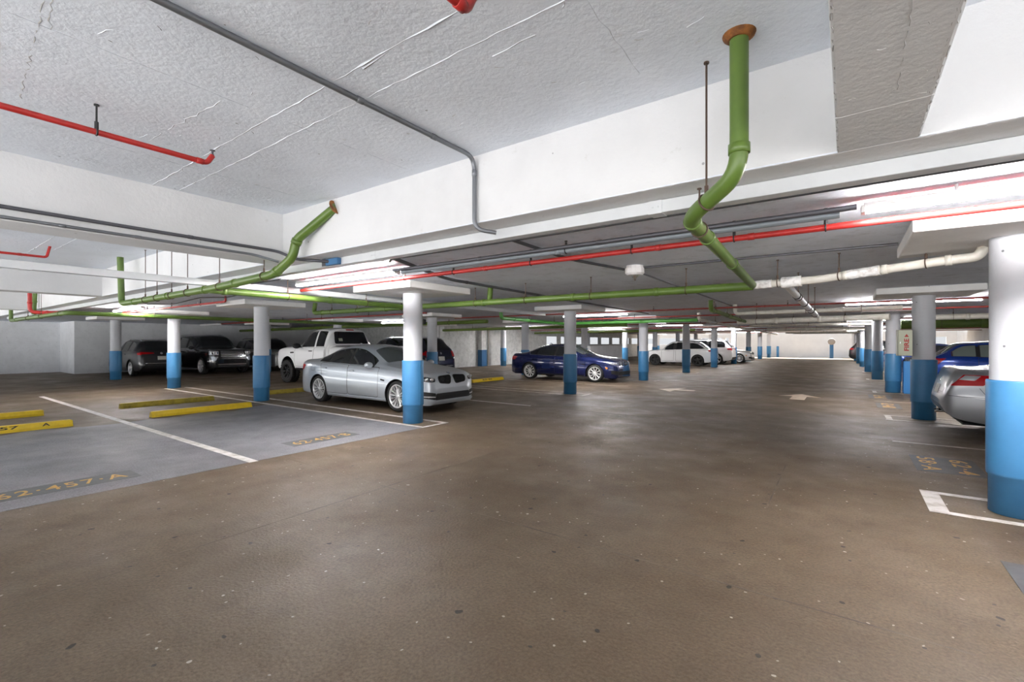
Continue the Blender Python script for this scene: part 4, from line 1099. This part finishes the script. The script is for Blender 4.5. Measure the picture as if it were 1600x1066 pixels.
def suv(label, S, pm, loc, rz, style='five', rim_m=None, name='suv_car', windows=((.32, .46), (.5, .66), (.70, .90)), cat='car', cladding=True, chrome=False, roofrail=True, tail_kind='wide', glass='glass', plate=True, big_grille=False, group=None):
    r = empty(name, loc, rz); tag(r, label, cat, group)
    c = Car(S, pm); c.root = r; c.build_body(r); L = S['L']; W = c.wid(L/2); belt = S['belt']; H = S['H']; hood = S['hood']
    cw, rf, re, tl = S['cowl'], S['rf0'], S['rear'], S['tail']; G = M[glass]
    c.patch('windshield', 'top', [(cw+.06, -W*.70), (cw, 0), (cw+.06, W*.70), (rf-.02, W*.58), (rf+.02, 0), (rf-.02, -W*.58)], G, rnd=.05)
    if tl > .06:
        c.patch('rear_window', 'rear', [(-W*.62, belt+.10), (W*.62, belt+.10), (W*.52, H*.94), (-W*.52, H*.94)], M['glass'], off=.006, rnd=.06)
    c.side_glass(windows[0][0]*L-.03, windows[-1][1]*L+.04, M['trim'], lo=.026, hi=.046, name='window_surround', off=.0012)
    for a, b_ in windows: c.side_glass(a*L, b_*L, G, lo=.035, hi=.058, off=.004)
    for k, (a, b_) in enumerate(windows[:2]): c.door(max(a*L-(.2 if k == 0 else .02), c.ax[0]+c.AR+.05), min(b_*L+.02, c.ax[1]-c.AR*.2), .04, b_*L-.12)
    for sy in (1, -1):
        z0 = hood-.13
        if big_grille:
            h = c.patch('headlight', 'front', [(sy*W*.56, z0+.01), (sy*W*.88, z0+.03), (sy*W*.90, z0-.16), (sy*W*.58, z0-.18)], M['lamp'], off=.006, rnd=.03, step=.035)
            c.patch('running_light', 'front', [(sy*W*.60, z0-.26), (sy*W*.86, z0-.23), (sy*W*.84, z0-.44), (sy*W*.70, z0-.44)], M['lamp'], off=.006, rnd=.03, step=.035)
            for yy in (.64, .74, .83): c.box_on('lamp_cell', 'front', sy*W*yy, z0-.07, .07, .1, .02, M['chrome'], parent=h, out=.01)
        else:
            c.patch('headlight', 'front', [(sy*W*.50, z0-.02), (sy*W*.86, z0+.02), (sy*W*.88, z0-.10), (sy*W*.52, z0-.12)], M['lamp'], off=.005, rnd=.03, step=.035)
        if tail_kind == 'wide':
            c.patch('taillight', 'rear', [(sy*W*.36, belt-.03), (sy*W*.80, belt+.02), (sy*W*.82, belt-.13), (sy*W*.50, belt-.13)], M['tail'], off=.006, rnd=.03, step=.035)
        elif tail_kind == 'slim':
            c.patch('taillight', 'rear', [(sy*W*.30, belt+.0), (sy*W*.82, belt+.03), (sy*W*.84, belt-.07), (sy*W*.30, belt-.04)], M['tail'], off=.006, rnd=.015, step=.03)
        else:
            c.patch('taillight', 'rear', [(sy*W*.62, belt+.05), (sy*W*.80, belt+.06), (sy*W*.82, belt-.16), (sy*W*.64, belt-.16)], M['tail'], off=.006, rnd=.02, step=.035)
    c.both('taillight', 'side', [(L-.34, belt-.01), (L-.10, belt+.02), (L-.08, belt-.10), (L-.26, belt-.10)], M['tail'], off=.005, rnd=.02, step=.035)
    if big_grille:
        g = c.patch('grille', 'front', [(-W*.52, hood-.10), (W*.52, hood-.10), (W*.48, hood-.40), (-W*.48, hood-.40)], M['trim'], off=.01, rnd=.04)
        for k in range(4): c.patch('grille_bar', 'front', [(-W*.50, hood-.13-k*.075), (W*.50, hood-.13-k*.075), (W*.50, hood-.155-k*.075), (-W*.50, hood-.155-k*.075)], M['chrome'], off=.022, parent=g)
        c.patch('bumper_trim', 'front', [(-W*.62, .50), (W*.62, .50), (W*.60, .47), (-W*.60, .47)], M['chrome'], off=.02)
        c.disc_on('emblem', 'front', 0, hood-.25, .06, [M['chrome']])
    else:
        c.patch('grille', 'front', [(-W*.44, hood-.16), (W*.44, hood-.16), (W*.38, hood-.34), (-W*.38, hood-.34)], M['trim'], off=.008, rnd=.04)
    c.patch('lower_intake', 'front', [(-W*.6, .42), (W*.6, .42), (W*.56, .28), (-W*.56, .28)], M['trim'], off=.006, rnd=.03)
    if plate:
        c.patch('license_plate', 'rear', [(-.16, belt-.16), (.16, belt-.16), (.16, belt-.32), (-.16, belt-.32)], M['plate'], off=.012)
        c.disc_on('emblem', 'rear', 0, belt-.03, .05, [M['chrome']])
    c.patch('rear_bumper_trim', 'rear', [(-W*.70, .52), (W*.70, .52), (W*.66, .36), (-W*.66, .36)], M['trim'], off=.01, rnd=.03)
    if chrome: c.patch('bumper_strip', 'rear', [(-W*.66, .60), (W*.66, .60), (W*.66, .57), (-W*.66, .57)], M['chrome'], off=.014)
    if cladding:
        for a in c.ax: c.both('wheel_arch_trim', 'side', arch_poly(a, c.zw, c.AR+.003, c.AR+.05), M['trim'], off=.008)
        c.both('side_cladding', 'side', [(c.ax[0]+c.AR, .36), (c.ax[1]-c.AR, .36), (c.ax[1]-c.AR, S['zlo']+.01), (c.ax[0]+c.AR, S['zlo']+.01)], M['trim'], off=.008)
    if roofrail:
        for sy in (1, -1):
            mb = MB(); P = []
            for k in range(9):
                d = lerp(rf+.35, re-.15, k/8); q = c.hit('top', d, sy*S['Wr']*.86); P.append(q[0]+Vector((0, 0, .035 if 0 < k < 8 else -.005)))
            mb.sweep(P, .016, 8); mb.build('roof_rail', M['chrome' if chrome else 'trim'], r)
    c.mirrors(cw+.42, belt+.02, pm, 1.1)
    c.wheels(style, rim_m or M['rim'], .24)
    return c

FULLSUV = suvspec(5.70, 1.92, 1.03, 1.22, 1.23, 1.0, 3.40, 1.42, 2.15, 5.35, .40, .74, .28, .28, 1.18)
MIDSUV = suvspec(4.90, 1.77, .965, 1.12, 1.08, .93, 3.0, 1.22, 1.95, 4.42, .37, .66, .40, .24)
CROSS = suvspec(4.60, 1.68, .93, 1.06, 1.02, .90, 2.69, 1.15, 1.85, 4.02, .355, .62, .46, .22)
SLOPE = suvspec(4.62, 1.64, .93, 1.04, 1.0, .90, 2.78, 1.2, 1.95, 3.62, .36, .62, .78, .22)
HATCH = suvspec(4.30, 1.56, .885, .98, .96, .85, 2.60, 1.0, 1.75, 3.55, .325, .60, .62, .19)

COUPE = dict(L=4.44, fo=.90, wb=2.65, R=.32, AR=.36, zlo=.20, Wr=.55, sweep=.16, rear_sw=.5,
    prof=[(0, .48), (.02, .58), (.06, .68), (.14, .74), (.4, .80), (.9, .90), (1.15, .96), (1.3, 1.02), (1.7, 1.22), (2.05, 1.36), (2.4, 1.40), (2.7, 1.39), (3.05, 1.33), (3.4, 1.23), (3.7, 1.14), (3.95, 1.10), (4.15, 1.10), (4.24, 1.105), (4.29, 1.06), (4.34, .94), (4.39, .78), (4.42, .66), (4.44, .58)],
    sh=[(0, .46), (.03, .57), (.1, .66), (.4, .74), (1.1, .86), (1.6, .90), (2.6, .94), (3.4, 1.0), (3.9, 1.045), (4.15, 1.055), (4.25, 1.02), (4.33, .86), (4.40, .70), (4.44, .55)],
    bot=[(0, .38), (.03, .26), (.1, .2), (.4, .19), (3.5, .21), (4.0, .26), (4.25, .30), (4.38, .38), (4.44, .50)],
    wid=[(0, .50), (.03, .62), (.1, .72), (.25, .79), (.5, .84), (.9, .87), (2.2, .875), (3.5, .882), (3.85, .865), (4.08, .825), (4.25, .765), (4.36, .69), (4.41, .62), (4.44, .52)])

def coupe(label, pm, loc, rz):
    r = empty('coupe_car', loc, rz); tag(r, label, 'car')
    c = Car(COUPE, pm); c.root = r; c.build_body(r)
    c.patch('windshield', 'top', [(1.3, -.62), (1.22, 0), (1.3, .62), (2.0, .48), (2.08, 0), (2.0, -.48)], M['glass'], rnd=.05)
    w_ = c.patch('rear_window', 'top', [(2.92, -.42), (2.86, 0), (2.92, .42), (3.72, .56), (3.80, 0), (3.72, -.56)], M['glass_grey'], rnd=.05)
    c.side_glass(1.50, 2.55, M['glass']); c.side_glass(2.62, 3.20, M['glass'])
    c.door(1.30, 2.62, .05, 2.45)
    t1, t2 = c.both('taillight', 'side', [(3.83, .995), (4.19, 1.0), (4.33, .82), (3.98, .84)], M['tail'], off=.006, rnd=.008, step=.014)
    for o, sd in ((t1, 1), (t2, -1)): c.patch('reverse_lamp', 'side', [(4.00, .985), (4.17, .99), (4.24, .92), (4.07, .915)], M['lamp'], off=.010, rnd=.01, side=sd, parent=o, step=.012)
    c.ribbon('trunk_seam', 'rear', [(-.60, .78), (-.5, .70), (.5, .70), (.60, .78)], M['trim'], .007, .002, sides=(1,))
    c.ribbon('bumper_seam', 'side', [(3.93, .66), (4.1, .655), (4.36, .66)], M['trim'], .006, .002)
    c.ribbon('quarter_seam', 'side', [(4.02, .80), (3.97, .72), (3.90, .665)], M['trim'], .006, .002)
    c.patch('license_plate', 'rear', [(-.16, .80), (.16, .80), (.16, .66), (-.16, .66)], M['plate'], off=.012)
    c.patch('rear_valance', 'rear', [(-.62, .40), (.62, .40), (.56, .30), (-.56, .30)], M['trim'], off=.006)
    # deck lip
    mb = MB(); P = []
    for k in range(13):
        y = lerp(-.66, .66, k/12); q = c.hit('top', 4.18-.10*(y/.66)**2, y); P.append(q[0]+Vector((0, 0, .004)))
    mb.sweep(P, [.004]+[.009]*11+[.004], 8); mb.build('deck_lip', pm, r)
    c.disc_on('emblem', 'rear', 0, .90, .045, [M['chrome']])
    for sy in (1, -1): c.patch('headlight', 'front', [(sy*.42, .66), (sy*.74, .70), (sy*.76, .60), (sy*.46, .57)], M['lamp'], off=.005, rnd=.02)
    c.patch('grille', 'front', [(-.35, .62), (.35, .62), (.35, .54), (-.35, .54)], M['trim'], off=.006)
    mb = MB(); mb.cyl((-2.18, .45, .29), (-1.9, .45, .30), .035, 16); mb.build('exhaust_tip', M['chrome'], r)
    c.mirrors(1.55, .93, pm, .9)
    c.wheels('five', M['rim'], .215)
    return c

sedan('silver sedan with twin black grilles parked behind the pock-marked column', M['p_silver'], (-9.585, 7.68, 0), 0, 'multi', M['rim'], True)
sedan('dark navy sedan with bright ten-spoke wheels parked behind the second left column', M['p_navy'], (-9.45, 17.15, 0), 0, 'ten', M['rim_white'], False)
pickup('white lifted pickup truck with black wheels behind the silver sedan', M['p_white'], (-15.33, 10.45, 0), PI)
suv('black full-size SUV facing out with a chrome barred grille', FULLSUV, M['p_black'], (-26.9, 10.4, 0), 0, 'six', M['rim'], big_grille=True, cladding=False, chrome=True)
suv('dark grey SUV at far left seen from behind by the left wall', CROSS, M['p_grey'], (-27.6, 7.95, 0), PI, 'five', M['rim'], chrome=True, tail_kind='slim')
suv('pale silver SUV partly hidden behind the nose of the white pickup', MIDSUV, M['p_champ'], (-26.9, 13.5, 0), 0, 'five', M['rim_dark'])
suv('dark navy SUV seen from behind beyond the hood of the silver sedan', MIDSUV, M['p_darknavy'], (-15.5, 13.4, 0), PI, 'five', M['rim_dark'], chrome=True, tail_kind='block')
suv('white crossover with slim red tail lights behind the far left columns', SLOPE, M['p_white'], (-9.25, 32.35, 0), PI, 'five', M['rim_dark'], cladding=False, tail_kind='wide')
suv('white SUV parked just beyond the white crossover', MIDSUV, M['p_white'], (-8.9, 35.6, 0), PI, 'five', M['rim'], cladding=False)
sedan('pale silver sedan half hidden by the columns beyond the white SUV', M['p_champ'], (-8.3, 39.6, 0), 0, 'ten', M['rim'], False)
coupe('silver coupe with a red wedge tail light behind the right edge column', M['p_coupe'], (3.44, 10.83, 0), 0)
hc = suv('bright blue hatchback behind the silver coupe', HATCH, M['p_blue'], (4.35, 21.7, 0), 0, 'five', M['rim'], name='hatchback_car', windows=((.36, .52), (.545, .71), (.735, .86)), cladding=False, roofrail=False, glass='glass_light')
hc.both('taillight', 'side', [(3.86, .99), (4.16, .97), (4.27, .80), (4.10, .74), (4.02, .84)], M['tail'], off=.008, rnd=.02, step=.02)
sedan('blue sedan mostly hidden behind the right column row', M['p_blue'], (4.1, 34.3, 0), 0, 'ten', M['rim'], False)
suv('dark SUV at the far end of the right column row', CROSS, M['p_grey'], (2.35, 47.3, 0), 0, 'five', M['rim_dark'])
# === CARS END

# ------------------------------------------------------------------ light, world, camera
sun = bpy.data.lights.new('sun', 'SUN'); sun.energy = SUN; sun.angle = .01; sun.color = (1., .98, .96)
so = bpy.data.objects.new('sun', sun); COL.objects.link(so); so.rotation_euler = (math.radians(-22), 0, math.radians(-10)); so.location = (0, 60, 30)
w = bpy.data.worlds.new('overcast sky'); SC.world = w; w.use_nodes = True
bg = w.node_tree.nodes['Background']; bg.inputs[0].default_value = (.93, .96, 1., 1); bg.inputs[1].default_value = WORLD
cam = bpy.data.cameras.new('camera'); co = bpy.data.objects.new('camera', cam); COL.objects.link(co)
cam.sensor_fit = 'HORIZONTAL'; cam.sensor_width = 36; cam.lens = 36*730/1600; cam.clip_start = .05; cam.clip_end = 300
cam.shift_y = 3/1600
yaw = math.atan2(525, 730)
co.location = (0, 0, 1.5); co.rotation_euler = (PI/2, 0, yaw)
SC.camera = co
SC.view_settings.view_transform = 'Standard'; SC.view_settings.look = 'None'
SC.view_settings.exposure = EXPO; SC.view_settings.gamma = 1; SC.view_settings.use_curve_mapping = False
SC.cycles.max_bounces = 10; SC.cycles.diffuse_bounces = 6; SC.cycles.glossy_bounces = 4
SC.cycles.sample_clamp_indirect = 8
SC.cycles.use_denoising = True
